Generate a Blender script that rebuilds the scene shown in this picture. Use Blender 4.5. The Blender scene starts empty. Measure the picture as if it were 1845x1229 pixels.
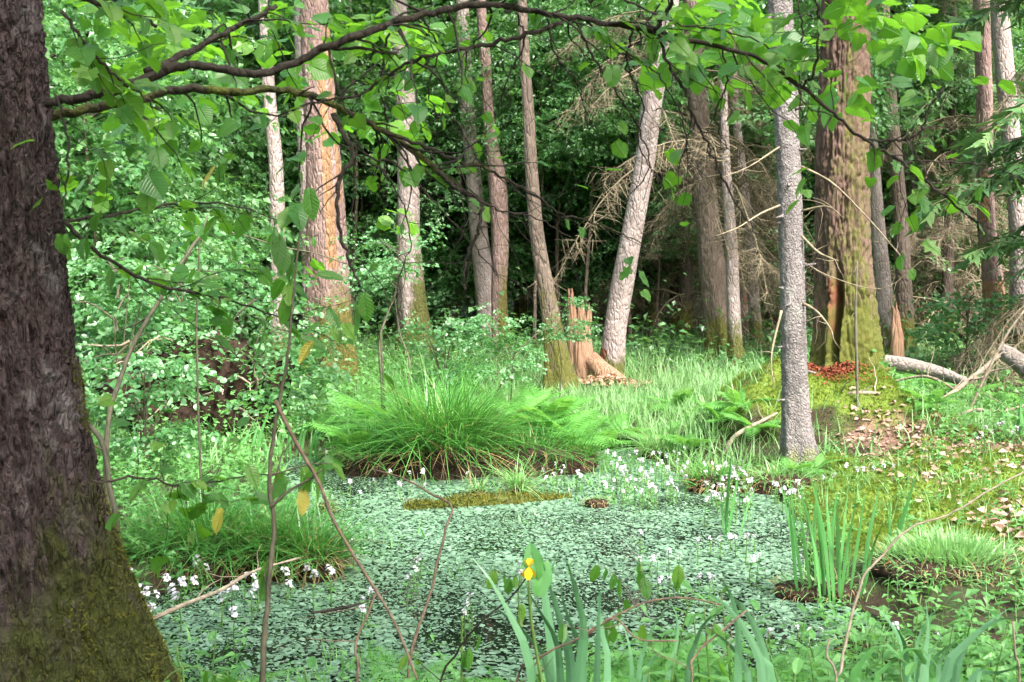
import bpy, math, random
import numpy as np
from mathutils import Vector, Matrix, Quaternion

# ------------------------------------------------------------------ camera, sky, sun, exposure
SC = bpy.context.scene
COL = SC.collection
R = math.radians
F_PX, W_PX, H_PX, HORIZON = 2227.0, 1845.0, 1229.0, 480.0
CAM = np.array([0.0, 0.0, 1.6])
PITCH = math.atan((H_PX / 2 - HORIZON) / F_PX)

cam_d = bpy.data.cameras.new("camera")
cam = bpy.data.objects.new("camera", cam_d)
COL.objects.link(cam)
cam.location = CAM
cam.rotation_euler = (math.pi / 2 - PITCH, 0, 0)
cam_d.sensor_width = 36.0
cam_d.lens = 36.0 * F_PX / W_PX
cam_d.clip_end = 600
cam_d.clip_start = 0.05
cam_d.dof.use_dof = True
cam_d.dof.focus_distance = 9.5
cam_d.dof.aperture_fstop = 11.0
SC.camera = cam

SUN_EL, SUN_AZ = 50.0, 148.0          # azimuth clockwise from +Y (straight ahead), so the light comes from the right
world = bpy.data.worlds.new("World")
SC.world = world
world.use_nodes = True
wn, wl = world.node_tree.nodes, world.node_tree.links
sky = wn.new("ShaderNodeTexSky")
sky.sky_type = 'NISHITA'
sky.sun_disc = False
sky.sun_elevation = R(SUN_EL)
sky.sun_rotation = R(SUN_AZ)
sky.air_density = 1.0
sky.dust_density = 6.0
sky.ozone_density = 0.6
wn["Background"].inputs[1].default_value = 0.14
wl.new(sky.outputs[0], wn["Background"].inputs[0])

sun_d = bpy.data.lights.new("sun", 'SUN')
sun = bpy.data.objects.new("sun", sun_d)
COL.objects.link(sun)
sun_d.energy = 2.9
sun_d.angle = R(16)
sun_d.color = (1.0, 0.985, 0.955)
_sd = Vector((math.sin(R(SUN_AZ)) * math.cos(R(SUN_EL)), math.cos(R(SUN_AZ)) * math.cos(R(SUN_EL)), math.sin(R(SUN_EL))))
sun.rotation_euler = _sd.to_track_quat('Z', 'Y').to_euler()

SC.view_settings.view_transform = 'Standard'
SC.view_settings.look = 'None'
SC.view_settings.gamma = 1.0
SC.view_settings.use_curve_mapping = False
SC.view_settings.exposure = 2.1
SC.render.engine = 'CYCLES'
cy = SC.cycles
cy.max_bounces = 5
cy.diffuse_bounces = 3
cy.glossy_bounces = 2
cy.transmission_bounces = 3
cy.transparent_max_bounces = 4
cy.caustics_reflective = False
cy.caustics_refractive = False
cy.sample_clamp_indirect = 8.0
cy.use_adaptive_sampling = True
cy.adaptive_threshold = 0.025
cy.use_denoising = True
try:
    cy.denoiser = 'OPENIMAGEDENOISE'
    cy.denoising_prefilter = 'ACCURATE'
except Exception:
    pass

random.seed(11)
RNG = np.random.default_rng(11)

# ------------------------------------------------------------------ photograph <-> place
FWD = np.array([0, math.cos(PITCH), -math.sin(PITCH)])
UPV = np.array([0, math.sin(PITCH), math.cos(PITCH)])


def ray(px, py):
    return FWD + np.array([1.0, 0, 0]) * (px - W_PX / 2) / F_PX + UPV * (H_PX / 2 - py) / F_PX


def P(px, py, Y):
    d = ray(px, py)
    return CAM + d * (Y / d[1])


def flat(px, py, z=0.0):
    d = ray(px, py)
    return CAM + d * ((z - CAM[2]) / d[2])


# ------------------------------------------------------------------ noise
def _hash(ix, iy, iz, seed):
    h = (ix.astype(np.int64) * 374761393 + iy.astype(np.int64) * 668265263 + iz.astype(np.int64) * 2147483647 + seed * 974711) & 0xFFFFFFFF
    h = ((h ^ (h >> 13)) * 1274126177) & 0xFFFFFFFF
    h = ((h ^ (h >> 16)) * 2246822519) & 0xFFFFFFFF
    return ((h ^ (h >> 15)) & 0xFFFFFF) / float(0xFFFFFF)


def vnoise(x, y, z, seed=0):
    x, y, z = np.broadcast_arrays(np.asarray(x, float), np.asarray(y, float), np.asarray(z, float))
    ix, iy, iz = np.floor(x), np.floor(y), np.floor(z)
    fx, fy, fz = x - ix, y - iy, z - iz
    fx, fy, fz = fx * fx * (3 - 2 * fx), fy * fy * (3 - 2 * fy), fz * fz * (3 - 2 * fz)
    r = 0
    for dx in (0, 1):
        for dy in (0, 1):
            for dz in (0, 1):
                w = (fx if dx else 1 - fx) * (fy if dy else 1 - fy) * (fz if dz else 1 - fz)
                r = r + w * _hash(ix + dx, iy + dy, iz + dz, seed)
    return r * 2 - 1


def fbm(x, y, z, seed=0, oct=3):
    r, a, f = 0, 1.0, 1.0
    for o in range(oct):
        r = r + a * vnoise(np.asarray(x) * f, np.asarray(y) * f, np.asarray(z) * f, seed + o * 17)
        a *= 0.5
        f *= 2.03
    return r


def plates(u, v, nu, seed=0):
    """Cellular pattern on a cylinder: u wraps after nu cells. Returns (edge distance, cell random)."""
    iu, iv = np.floor(u), np.floor(v)
    f1 = np.full(u.shape, 9.0)
    f2 = np.full(u.shape, 9.0)
    cid = np.zeros(u.shape)
    for du in (-1, 0, 1):
        for dv in (-1, 0, 1):
            cu, cv = iu + du, iv + dv
            wu = np.mod(cu, nu)
            ox = _hash(wu, cv, np.zeros_like(cu), seed)
            oy = _hash(wu, cv, np.ones_like(cu), seed)
            d = np.hypot(cu + 0.12 + 0.76 * ox - u, cv + 0.12 + 0.76 * oy - v)
            r = _hash(wu, cv, np.full_like(cu, 2), seed)
            closer = d < f1
            f2 = np.where(closer, f1, np.minimum(f2, d))
            cid = np.where(closer, r, cid)
            f1 = np.where(closer, d, f1)
    return f2 - f1, cid


def sstep(a, b, x):
    t = np.clip((np.asarray(x, float) - a) / (b - a), 0, 1)
    return t * t * (3 - 2 * t)


# ------------------------------------------------------------------ mesh building
class MB:
    def __init__(s):
        s.v, s.f, s.m, s.n, s.att, s.uv = [], [], [], 0, {}, []

    def add(s, v, f, mat=0, uv=None, **att):
        v = np.asarray(v, float).reshape(-1, 3)
        for ff in (f if isinstance(f, (list, tuple)) else [f]):
            ff = np.asarray(ff, np.int64)
            if len(ff):
                s.f.append(ff + s.n)
                s.m.append(np.full(len(ff), mat, np.int32))
        k = len(v)
        s.v.append(v)
        s.uv.append(np.zeros((k, 2)) if uv is None else np.asarray(uv, float))
        for a, val in att.items():
            s.att.setdefault(a, []).append((s.n, np.broadcast_to(np.asarray(val, float), (k,))))
        s.n += k
        return s

    def mesh(s, name, mats, smooth=True):
        me = bpy.data.meshes.new(name)
        v = np.concatenate(s.v) if s.v else np.zeros((0, 3))
        me.vertices.add(len(v))
        me.vertices.foreach_set("co", v.astype(np.float32).ravel())
        lens = np.concatenate([np.full(len(f), f.shape[1], np.int32) for f in s.f])
        loops = np.concatenate([f.ravel() for f in s.f]).astype(np.int32)
        starts = np.concatenate([[0], np.cumsum(lens)[:-1]]).astype(np.int32)
        me.loops.add(len(loops))
        me.loops.foreach_set("vertex_index", loops)
        me.polygons.add(len(lens))
        me.polygons.foreach_set("loop_start", starts)
        try:
            me.polygons.foreach_set("loop_total", lens)
        except Exception:
            pass
        me.polygons.foreach_set("material_index", np.concatenate(s.m))
        me.polygons.foreach_set("use_smooth", np.full(len(lens), smooth))
        for a, parts in s.att.items():
            arr = np.zeros(len(v), np.float32)
            for off, val in parts:
                arr[off:off + len(val)] = val
            at = me.attributes.new(a, 'FLOAT', 'POINT')
            at.data.foreach_set("value", arr)
        uv = np.concatenate(s.uv)
        if np.any(uv):
            ul = me.uv_layers.new(name="UVMap")
            ul.data.foreach_set("uv", uv[loops].astype(np.float32).ravel())
        for m in (mats if isinstance(mats, (list, tuple)) else [mats]):
            me.materials.append(m)
        me.update(calc_edges=True)
        me.validate()
        return me


def obj(name, me, parent=None, loc=(0, 0, 0), rot=(0, 0, 0), scale=(1, 1, 1), label=None, cat=None, group=None, kind=None):
    o = bpy.data.objects.new(name, me)
    COL.objects.link(o)
    o.location = loc
    o.rotation_euler = rot
    o.scale = scale if hasattr(scale, '__len__') else (scale,) * 3
    if parent is not None:
        o.parent = parent
    if label:
        o["label"] = label
    if cat:
        o["category"] = cat
    if group:
        o["group"] = group
    if kind:
        o["kind"] = kind
    return o


def thing(name, label, cat, loc=(0, 0, 0), rotz=0.0, scale=1.0, group=None):
    return obj(name, None, None, tuple(loc), (0, 0, rotz), scale, label, cat, group)


def frames(d, up, twist=None):
    """Rotation matrices whose +Y is d and whose +Z is as near 'up' as can be."""
    d = d / np.linalg.norm(d, axis=-1, keepdims=True)
    x = np.cross(d, up)
    x = x / np.maximum(np.linalg.norm(x, axis=-1, keepdims=True), 1e-6)
    z = np.cross(x, d)
    if twist is not None:
        c, s_ = np.cos(twist)[:, None], np.sin(twist)[:, None]
        x, z = x * c + z * s_, z * c - x * s_
    return np.stack([x, d, z], -1)


def scatter(mb, tmpl, M, T, scale=None, mat=0, tint=None, bend=None):
    tv, tf, tuv = tmpl
    N = len(T)
    if N == 0:
        return
    S = np.ones(N) if scale is None else np.asarray(scale)
    if S.ndim == 1:
        S = S[:, None].repeat(3, 1)
    v = np.einsum('nij,nkj->nki', M, tv[None] * S[:, None, :]) + T[:, None, :]
    k = len(tv)
    off = (np.arange(N) * k)[:, None, None]
    fs = [(np.asarray(f)[None] + off).reshape(-1, np.asarray(f).shape[1]) for f in tf]
    t = RNG.random(N) if tint is None else np.asarray(tint)
    mb.add(v.reshape(-1, 3), fs, mat, uv=np.tile(tuv, (N, 1)), tint=np.repeat(t, k))


def yaw_dirs(yaw, pitch):
    return np.stack([np.cos(yaw) * np.cos(pitch), np.sin(yaw) * np.cos(pitch), np.sin(pitch)], -1)


def catmull(pts, n):
    pts = np.asarray(pts, float)
    if len(pts) == 2:
        return pts[0] + (pts[1] - pts[0]) * np.linspace(0, 1, n)[:, None]
    q = np.vstack([2 * pts[0] - pts[1], pts, 2 * pts[-1] - pts[-2]])
    seg = np.linalg.norm(np.diff(pts[:, :3], axis=0), axis=1)
    cum = np.concatenate([[0], np.cumsum(seg)])
    s = np.linspace(0, cum[-1], n)
    i = np.clip(np.searchsorted(cum, s, side='right') - 1, 0, len(pts) - 2)
    t = ((s - cum[i]) / np.maximum(seg[i], 1e-9))[:, None]
    p0, p1, p2, p3 = q[i], q[i + 1], q[i + 2], q[i + 3]
    return 0.5 * (2 * p1 + (p2 - p0) * t + (2 * p0 - 5 * p1 + 4 * p2 - p3) * t * t + (3 * p1 - p0 - 3 * p2 + p3) * t ** 3)


def tube(mb, pts, rad, seg=8, mat=0, cap=True, rough=0.0, **att):
    pts = np.asarray(pts, float)
    n = len(pts)
    rad = np.broadcast_to(np.asarray(rad, float), (n,))
    t = np.gradient(pts, axis=0)
    t /= np.maximum(np.linalg.norm(t, axis=1, keepdims=True), 1e-9)
    ref = np.array([0, 0, 1.0]) if abs(t[n // 2][2]) < 0.8 else np.array([1.0, 0, 0])
    x = np.cross(t, ref)
    x /= np.maximum(np.linalg.norm(x, axis=1, keepdims=True), 1e-9)
    y = np.cross(t, x)
    a = np.linspace(0, 2 * np.pi, seg, endpoint=False)
    if rough:
        so_ = RNG.random() * 50
        sl = np.concatenate([[0], np.cumsum(np.linalg.norm(np.diff(pts, axis=0), axis=1))])[:, None] / max(float(rad.mean()), 1e-4)
        rr = rad[:, None] * (1 + rough * fbm(np.cos(a)[None] * 1.3 + so_, np.sin(a)[None] * 1.3, sl * 0.22, 7, 3))
    else:
        rr = np.repeat(rad[:, None], seg, 1)
    v = pts[:, None, :] + rr[..., None] * (np.cos(a)[None, :, None] * x[:, None, :] + np.sin(a)[None, :, None] * y[:, None, :])
    i, j = np.meshgrid(np.arange(n - 1), np.arange(seg), indexing='ij')
    q = np.stack([i * seg + j, i * seg + (j + 1) % seg, (i + 1) * seg + (j + 1) % seg, (i + 1) * seg + j], -1).reshape(-1, 4)
    v = v.reshape(-1, 3)
    fs = [q]
    if cap:
        k = len(v)
        v = np.vstack([v, pts[0], pts[-1]])
        jj = np.arange(seg)
        fs.append(np.stack([np.full(seg, k), (jj + 1) % seg, jj], -1))
        fs.append(np.stack([np.full(seg, k + 1), (n - 1) * seg + jj, (n - 1) * seg + (jj + 1) % seg], -1))
    mb.add(v, fs, mat, **att)


def twigs(mb, starts, dirs, length, r0, nseg=5, wob=0.35, droop=0.0, sides=4, mat=0):
    """Crooked twigs, returns the list of their point rows."""
    out = []
    for p, d, L, r in zip(starts, dirs, length, r0):
        pts = [np.array(p, float)]
        d = np.array(d, float)
        d /= np.linalg.norm(d)
        for k in range(nseg):
            d = d + RNG.normal(0, wob, 3) * 0.6
            d[2] -= droop
            d /= np.linalg.norm(d)
            pts.append(pts[-1] + d * L / nseg)
        pts = np.array(pts)
        tube(mb, pts, np.linspace(r, r * 0.35, len(pts)), sides, mat, cap=False)
        out.append(pts)
    return out


# ------------------------------------------------------------------ materials
def nodes(name):
    m = bpy.data.materials.new(name)
    m.use_nodes = True
    nt = m.node_tree
    nt.nodes.clear()
    out = nt.nodes.new("ShaderNodeOutputMaterial")
    return m, nt, out


def N(nt, typ, **kw):
    n = nt.nodes.new("ShaderNode" + typ)
    for k, v in kw.items():
        if k.startswith("i_"):
            key = k[2:].replace("_", " ")
            n.inputs[int(key) if key.isdigit() else key].default_value = v
        else:
            setattr(n, k, v)
    return n


def L(nt, a, b):
    nt.links.new(a, b)


def math_n(nt, op, a, b=None, clamp=False):
    n = nt.nodes.new("ShaderNodeMath")
    n.operation = op
    n.use_clamp = clamp
    for i, x in enumerate((a, b)):
        if x is None:
            continue
        if isinstance(x, (int, float)):
            n.inputs[i].default_value = x
        else:
            L(nt, x, n.inputs[i])
    return n.outputs[0]


def mixc(nt, fac, a, b):
    n = nt.nodes.new("ShaderNodeMix")
    n.data_type = 'RGBA'
    for s, x in ((n.inputs[0], fac), (n.inputs[6], a), (n.inputs[7], b)):
        if isinstance(x, (int, float)):
            s.default_value = x
        elif isinstance(x, tuple):
            s.default_value = (*x, 1)
        else:
            L(nt, x, s)
    return n.outputs[2]


def attr(nt, name):
    n = nt.nodes.new("ShaderNodeAttribute")
    n.attribute_name = name
    return n.outputs["Fac"]


def leaf_mat(name, cols, trans, mixf=0.4, rough=0.42, spec=0.5, veins=False, patch=0.0):
    """cols: two or three base colours the leaves vary between; trans: colour of the light coming through."""
    m, nt, out = nodes(name)
    oi = N(nt, "ObjectInfo")
    t = math_n(nt, 'FRACT', math_n(nt, 'ADD', attr(nt, "tint"), oi.outputs["Random"]))
    ramp = N(nt, "ValToRGB")
    el = ramp.color_ramp.elements
    while len(el) < len(cols):
        el.new(0.5)
    for i, c in enumerate(cols):
        el[i].position = i / (len(cols) - 1)
        el[i].color = (*c, 1)
    L(nt, t, ramp.inputs[0])
    base = ramp.outputs[0]
    geo = N(nt, "NewGeometry")
    pb = N(nt, "BsdfPrincipled", i_Roughness=rough)
    pb.inputs["Specular IOR Level"].default_value = spec
    if patch > 0:
        nz = N(nt, "TexNoise", i_Scale=1.3, i_Detail=2.0)
        L(nt, geo.outputs["Position"], nz.inputs["Vector"])
        base = mixc(nt, math_n(nt, 'MULTIPLY', nz.outputs[0], patch), base, tuple(min(1, c * 2.1) for c in cols[-1]))
    tr = N(nt, "BsdfTranslucent")
    tc = mixc(nt, 0.35, trans, base)
    L(nt, tc, tr.inputs[0])
    if veins:
        uv = N(nt, "UVMap")
        sx = N(nt, "SeparateXYZ")
        L(nt, uv.outputs[0], sx.inputs[0])
        ax = math_n(nt, 'ABSOLUTE', math_n(nt, 'SUBTRACT', sx.outputs[0], 0.5))
        s = math_n(nt, 'SUBTRACT', sx.outputs[1], math_n(nt, 'MULTIPLY', ax, 0.75))
        w = math_n(nt, 'ABSOLUTE', math_n(nt, 'SINE', math_n(nt, 'MULTIPLY', s, 26.0)))
        side = math_n(nt, 'POWER', w, 0.35)
        mid = math_n(nt, 'SMOOTH_MIN', math_n(nt, 'MULTIPLY', ax, 30.0), 1.0)
        hgt = math_n(nt, 'MULTIPLY', side, mid)
        bmp = N(nt, "Bump", i_Strength=0.5, i_Distance=0.004)
        L(nt, hgt, bmp.inputs["Height"])
        L(nt, bmp.outputs[0], pb.inputs["Normal"])
        base = mixc(nt, math_n(nt, 'MULTIPLY', math_n(nt, 'SUBTRACT', 1.0, hgt, True), 0.35), base, tuple(min(1, c * 1.9 + 0.02) for c in cols[0]))
        nz2 = N(nt, "TexNoise", i_Scale=40.0, i_Detail=2.0)
        L(nt, geo.outputs["Position"], nz2.inputs["Vector"])
        base = mixc(nt, math_n(nt, 'MULTIPLY', math_n(nt, 'GREATER_THAN', nz2.outputs[0], 0.68), 0.4), base, (0.20, 0.16, 0.05))
    L(nt, base, pb.inputs["Base Color"])
    mx = N(nt, "MixShader", i_0=mixf)
    L(nt, pb.outputs[0], mx.inputs[1])
    L(nt, tr.outputs[0], mx.inputs[2])
    L(nt, mx.outputs[0], out.inputs[0])
    return m


def bark_mat(name, ca, cb, scale=9.0, stretch=0.22, bump=0.6, dist=0.02, moss=(0.15, 0.15, 0.025), lichen=None, detail_only=False, red=(0.17, 0.065, 0.04)):
    m, nt, out = nodes(name)
    tc = N(nt, "TexCoord")
    oi = N(nt, "ObjectInfo")
    off = N(nt, "VectorMath", operation='ADD')
    L(nt, tc.outputs["Object"], off.inputs[0])
    cb_ = N(nt, "CombineXYZ")
    L(nt, math_n(nt, 'MULTIPLY', oi.outputs["Random"], 37.0), cb_.inputs[2])
    L(nt, cb_.outputs[0], off.inputs[1])
    mp = N(nt, "Mapping")
    mp.inputs["Scale"].default_value = (1, 1, stretch)
    L(nt, off.outputs[0], mp.inputs[0])
    wn_ = N(nt, "TexNoise", i_Scale=scale * 0.8, i_Detail=2.0)
    L(nt, mp.outputs[0], wn_.inputs["Vector"])
    wv = N(nt, "VectorMath", operation='MULTIPLY_ADD')
    L(nt, wn_.outputs["Color"], wv.inputs[0])
    wv.inputs[1].default_value = (0.05, 0.05, 0.03)
    L(nt, mp.outputs[0], wv.inputs[2])
    vo = N(nt, "TexVoronoi", i_Scale=scale)
    vo.feature = 'DISTANCE_TO_EDGE'
    L(nt, wv.outputs[0], vo.inputs["Vector"])
    vc = N(nt, "TexVoronoi", i_Scale=scale)
    L(nt, wv.outputs[0], vc.inputs["Vector"])
    fine = N(nt, "TexNoise", i_Scale=scale * 5, i_Detail=6.0, i_Roughness=0.65)
    L(nt, mp.outputs[0], fine.inputs["Vector"])
    big = N(nt, "TexNoise", i_Scale=2.2, i_Detail=4.0, i_Roughness=0.6)
    L(nt, off.outputs[0], big.inputs["Vector"])
    sep = N(nt, "SeparateColor")
    L(nt, vc.outputs["Color"], sep.inputs[0])
    t = math_n(nt, 'ADD', math_n(nt, 'MULTIPLY', fine.outputs[0], 0.75), math_n(nt, 'MULTIPLY', sep.outputs[0], 0.25))
    t = math_n(nt, 'ADD', t, math_n(nt, 'MULTIPLY', math_n(nt, 'SUBTRACT', big.outputs[0], 0.5), 0.9), True)
    col = mixc(nt, t, ca, cb)
    if lichen:
        ln = N(nt, "TexNoise", i_Scale=7.0, i_Detail=6.0, i_Roughness=0.7)
        L(nt, off.outputs[0], ln.inputs["Vector"])
        lm = math_n(nt, 'MULTIPLY', math_n(nt, 'SUBTRACT', ln.outputs[0], 0.52), 7.0, True)
        col = mixc(nt, math_n(nt, 'MULTIPLY', lm, 0.7), col, lichen)
    # bare, decayed wood
    ra = attr(nt, "redwood")
    rn = N(nt, "TexNoise", i_Scale=9.0, i_Detail=4.0)
    mp2 = N(nt, "Mapping")
    mp2.inputs["Scale"].default_value = (1, 1, 0.15)
    L(nt, off.outputs[0], mp2.inputs[0])
    L(nt, mp2.outputs[0], rn.inputs["Vector"])
    rm = math_n(nt, 'MULTIPLY', math_n(nt, 'SUBTRACT', math_n(nt, 'ADD', ra, math_n(nt, 'MULTIPLY', rn.outputs[0], 0.7)), 0.75), 6.0, True)
    col = mixc(nt, rm, col, mixc(nt, rn.outputs[0], tuple(c * 0.6 for c in red), tuple(min(1, c * 1.5) for c in red)))
    # moss where it grows
    ma = attr(nt, "moss")
    mn = N(nt, "TexNoise", i_Scale=11.0, i_Detail=6.0, i_Roughness=0.7)
    mp3 = N(nt, "Mapping")
    mp3.inputs["Scale"].default_value = (1, 1, 0.5)
    L(nt, off.outputs[0], mp3.inputs[0])
    L(nt, mp3.outputs[0], mn.inputs["Vector"])
    mm = math_n(nt, 'MULTIPLY', math_n(nt, 'SUBTRACT', math_n(nt, 'ADD', ma, math_n(nt, 'MULTIPLY', mn.outputs[0], 1.1)), 1.0), 4.0, True)
    mfine = N(nt, "TexNoise", i_Scale=130.0, i_Detail=3.0)
    L(nt, off.outputs[0], mfine.inputs["Vector"])
    mcol = mixc(nt, mfine.outputs[0], tuple(c * 0.45 for c in moss), tuple(min(1, c * 1.6) for c in moss))
    col = mixc(nt, mm, col, mcol)
    pb = N(nt, "BsdfPrincipled", i_Roughness=0.85)
    pb.inputs["Specular IOR Level"].default_value = 0.25
    L(nt, col, pb.inputs["Base Color"])
    edge = math_n(nt, 'MULTIPLY', vo.outputs["Distance"], 4.0, True)
    hh = fine.outputs[0] if detail_only else math_n(nt, 'ADD', math_n(nt, 'MULTIPLY', fine.outputs[0], 0.6), edge)
    hh = math_n(nt, 'ADD', hh, math_n(nt, 'MULTIPLY', math_n(nt, 'MULTIPLY', mfine.outputs[0], mm), 0.8))
    bmp = N(nt, "Bump", i_Strength=bump, i_Distance=dist)
    L(nt, hh, bmp.inputs["Height"])
    L(nt, bmp.outputs[0], pb.inputs["Normal"])
    L(nt, pb.outputs[0], out.inputs[0])
    return m


def plain_mat(name, ca, cb, scale=20.0, rough=0.8, bump=0.4, dist=0.01, spec=0.3, stretch=(1, 1, 1), tint=False):
    m, nt, out = nodes(name)
    tc = N(nt, "TexCoord")
    mp = N(nt, "Mapping")
    mp.inputs["Scale"].default_value = stretch
    L(nt, tc.outputs["Object"], mp.inputs[0])
    nz = N(nt, "TexNoise", i_Scale=scale, i_Detail=5.0, i_Roughness=0.65)
    L(nt, mp.outputs[0], nz.inputs["Vector"])
    f = nz.outputs[0]
    f = math_n(nt, 'MULTIPLY', math_n(nt, 'SUBTRACT', f, 0.3), 2.5, True)
    if tint:
        f = math_n(nt, 'ADD', math_n(nt, 'MULTIPLY', f, 0.3), math_n(nt, 'MULTIPLY', attr(nt, "tint"), 0.7))
    col = mixc(nt, f, ca, cb)
    pb = N(nt, "BsdfPrincipled", i_Roughness=rough)
    pb.inputs["Specular IOR Level"].default_value = spec
    L(nt, col, pb.inputs["Base Color"])
    bmp = N(nt, "Bump", i_Strength=bump, i_Distance=dist)
    L(nt, nz.outputs[0], bmp.inputs["Height"])
    L(nt, bmp.outputs[0], pb.inputs["Normal"])
    L(nt, pb.outputs[0], out.inputs[0])
    return m


def ground_mat():
    m, nt, out = nodes("forest_ground")
    tc = N(nt, "TexCoord")
    def nz(s, d=5.0, r=0.65):
        n = N(nt, "TexNoise", i_Scale=s, i_Detail=d, i_Roughness=r)
        L(nt, tc.outputs["Object"], n.inputs["Vector"])
        return n.outputs[0]
    fine, mid = nz(28.0), nz(5.0)
    col = mixc(nt, fine, (0.02, 0.016, 0.010), (0.07, 0.05, 0.03))
    col = mixc(nt, math_n(nt, 'MULTIPLY', math_n(nt, 'SUBTRACT', mid, 0.42), 4.0, True), col, (0.05, 0.085, 0.025))
    for a, c0, c1, nse in (("litter", (0.12, 0.07, 0.05), (0.34, 0.21, 0.16), nz(45.0)), ("mud", (0.010, 0.009, 0.007), (0.03, 0.025, 0.018), nz(20.0)),
                           ("mossy", (0.06, 0.10, 0.014), (0.20, 0.28, 0.04), nz(60.0)), ("dust", (0.26, 0.06, 0.03), (0.42, 0.12, 0.06), nz(70.0))):
        k = math_n(nt, 'MULTIPLY', math_n(nt, 'SUBTRACT', math_n(nt, 'ADD', attr(nt, a), math_n(nt, 'MULTIPLY', mid, 0.6)), 0.75), 4.0, True)
        col = mixc(nt, k, col, mixc(nt, nse, c0, c1))
    pb = N(nt, "BsdfPrincipled", i_Roughness=0.9)
    pb.inputs["Specular IOR Level"].default_value = 0.2
    L(nt, col, pb.inputs["Base Color"])
    bmp = N(nt, "Bump", i_Strength=0.8, i_Distance=0.03)
    L(nt, math_n(nt, 'ADD', fine, nz(90.0)), bmp.inputs["Height"])
    L(nt, bmp.outputs[0], pb.inputs["Normal"])
    L(nt, pb.outputs[0], out.inputs[0])
    return m


def water_mat():
    m, nt, out = nodes("pond_water")
    tc = N(nt, "TexCoord")
    nz = N(nt, "TexNoise", i_Scale=14.0, i_Detail=2.0)
    L(nt, tc.outputs["Object"], nz.inputs["Vector"])
    pb = N(nt, "BsdfPrincipled", i_Roughness=0.06)
    pb.inputs["Base Color"].default_value = (0.008, 0.012, 0.008, 1)
    pb.inputs["IOR"].default_value = 1.33
    bmp = N(nt, "Bump", i_Strength=0.06, i_Distance=0.01)
    L(nt, nz.outputs[0], bmp.inputs["Height"])
    L(nt, bmp.outputs[0], pb.inputs["Normal"])
    L(nt, pb.outputs[0], out.inputs[0])
    return m


M = {}
M['leaf_near'] = leaf_mat("broad_leaf", [(0.04, 0.14, 0.025), (0.075, 0.21, 0.03), (0.14, 0.27, 0.03)], (0.24, 0.60, 0.02), 0.46, 0.29, 0.7, veins=True)
M['leaf_yellow'] = leaf_mat("yellowing_leaf", [(0.35, 0.34, 0.05), (0.45, 0.38, 0.08)], (0.6, 0.55, 0.05), 0.4, 0.4, veins=True)
M['leaf_pale'] = leaf_mat("pale_shrub_leaf", [(0.045, 0.14, 0.04), (0.10, 0.25, 0.10), (0.18, 0.34, 0.17)], (0.24, 0.55, 0.10), 0.38, 0.30, 0.7)
M['leaf_under'] = leaf_mat("understory_leaf", [(0.03, 0.10, 0.03), (0.08, 0.21, 0.07), (0.18, 0.34, 0.15)], (0.26, 0.56, 0.10), 0.42, 0.32, 0.65)
M['leaf_far'] = leaf_mat("forest_leaf", [(0.08, 0.19, 0.06), (0.13, 0.28, 0.10)], (0.30, 0.58, 0.12), 0.45, 0.42)
M['herb'] = leaf_mat("herb_leaf", [(0.035, 0.13, 0.03), (0.14, 0.32, 0.10)], (0.27, 0.58, 0.08), 0.4, 0.42, patch=0.3)
M['needle'] = leaf_mat("spruce_needles", [(0.04, 0.11, 0.04), (0.08, 0.18, 0.06), (0.15, 0.26, 0.09)], (0.14, 0.3, 0.06), 0.25, 0.5)
M['fern'] = leaf_mat("fern_frond", [(0.09, 0.26, 0.05), (0.14, 0.36, 0.08)], (0.30, 0.66, 0.08), 0.42, 0.45)
M['grass'] = leaf_mat("meadow_grass", [(0.10, 0.26, 0.075), (0.16, 0.34, 0.12), (0.25, 0.40, 0.18)], (0.32, 0.62, 0.14), 0.42, 0.45, patch=0.2)
M['sedge'] = leaf_mat("sedge_blade", [(0.04, 0.15, 0.035), (0.07, 0.22, 0.045), (0.10, 0.27, 0.06)], (0.18, 0.50, 0.05), 0.35, 0.38)
M['straw'] = leaf_mat("dry_sedge", [(0.18, 0.12, 0.05), (0.30, 0.21, 0.09)], (0.3, 0.2, 0.08), 0.2, 0.6)
M['iris'] = leaf_mat("iris_blade", [(0.08, 0.26, 0.07), (0.13, 0.35, 0.11)], (0.26, 0.62, 0.07), 0.38, 0.30, 0.6)
M['iris_blue'] = leaf_mat("blue_green_iris_blade", [(0.13, 0.32, 0.15), (0.19, 0.41, 0.22)], (0.28, 0.60, 0.18), 0.32, 0.34, 0.6)
M['float'] = leaf_mat("floating_leaf", [(0.06, 0.13, 0.075), (0.10, 0.19, 0.12), (0.15, 0.24, 0.16)], (0.1, 0.25, 0.1), 0.08, 0.30, 0.7, patch=0.3)
M['moss_tuft'] = leaf_mat("moss", [(0.09, 0.15, 0.015), (0.19, 0.25, 0.025), (0.13, 0.25, 0.04)], (0.32, 0.44, 0.05), 0.3, 0.6, 0.3)
M['moss_dark'] = leaf_mat("trunk_moss", [(0.05, 0.06, 0.010), (0.10, 0.11, 0.015), (0.15, 0.14, 0.02)], (0.2, 0.22, 0.03), 0.25, 0.7, 0.2)
M['petal'] = leaf_mat("white_petal", [(0.60, 0.54, 0.64), (0.74, 0.70, 0.76)], (0.8, 0.78, 0.82), 0.3, 0.5, 0.3)
M['yellow_petal'] = leaf_mat("yellow_petal", [(0.80, 0.50, 0.01), (0.85, 0.60, 0.02)], (0.8, 0.55, 0.02), 0.3, 0.5, 0.3)
M['litter'] = plain_mat("fallen_leaf", (0.16, 0.09, 0.06), (0.48, 0.32, 0.26), 30, 0.7, 0.2, tint=True)
M['chips'] = plain_mat("wood_chips", (0.30, 0.14, 0.08), (0.55, 0.36, 0.26), 30, 0.8, 0.2, tint=True)
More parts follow.
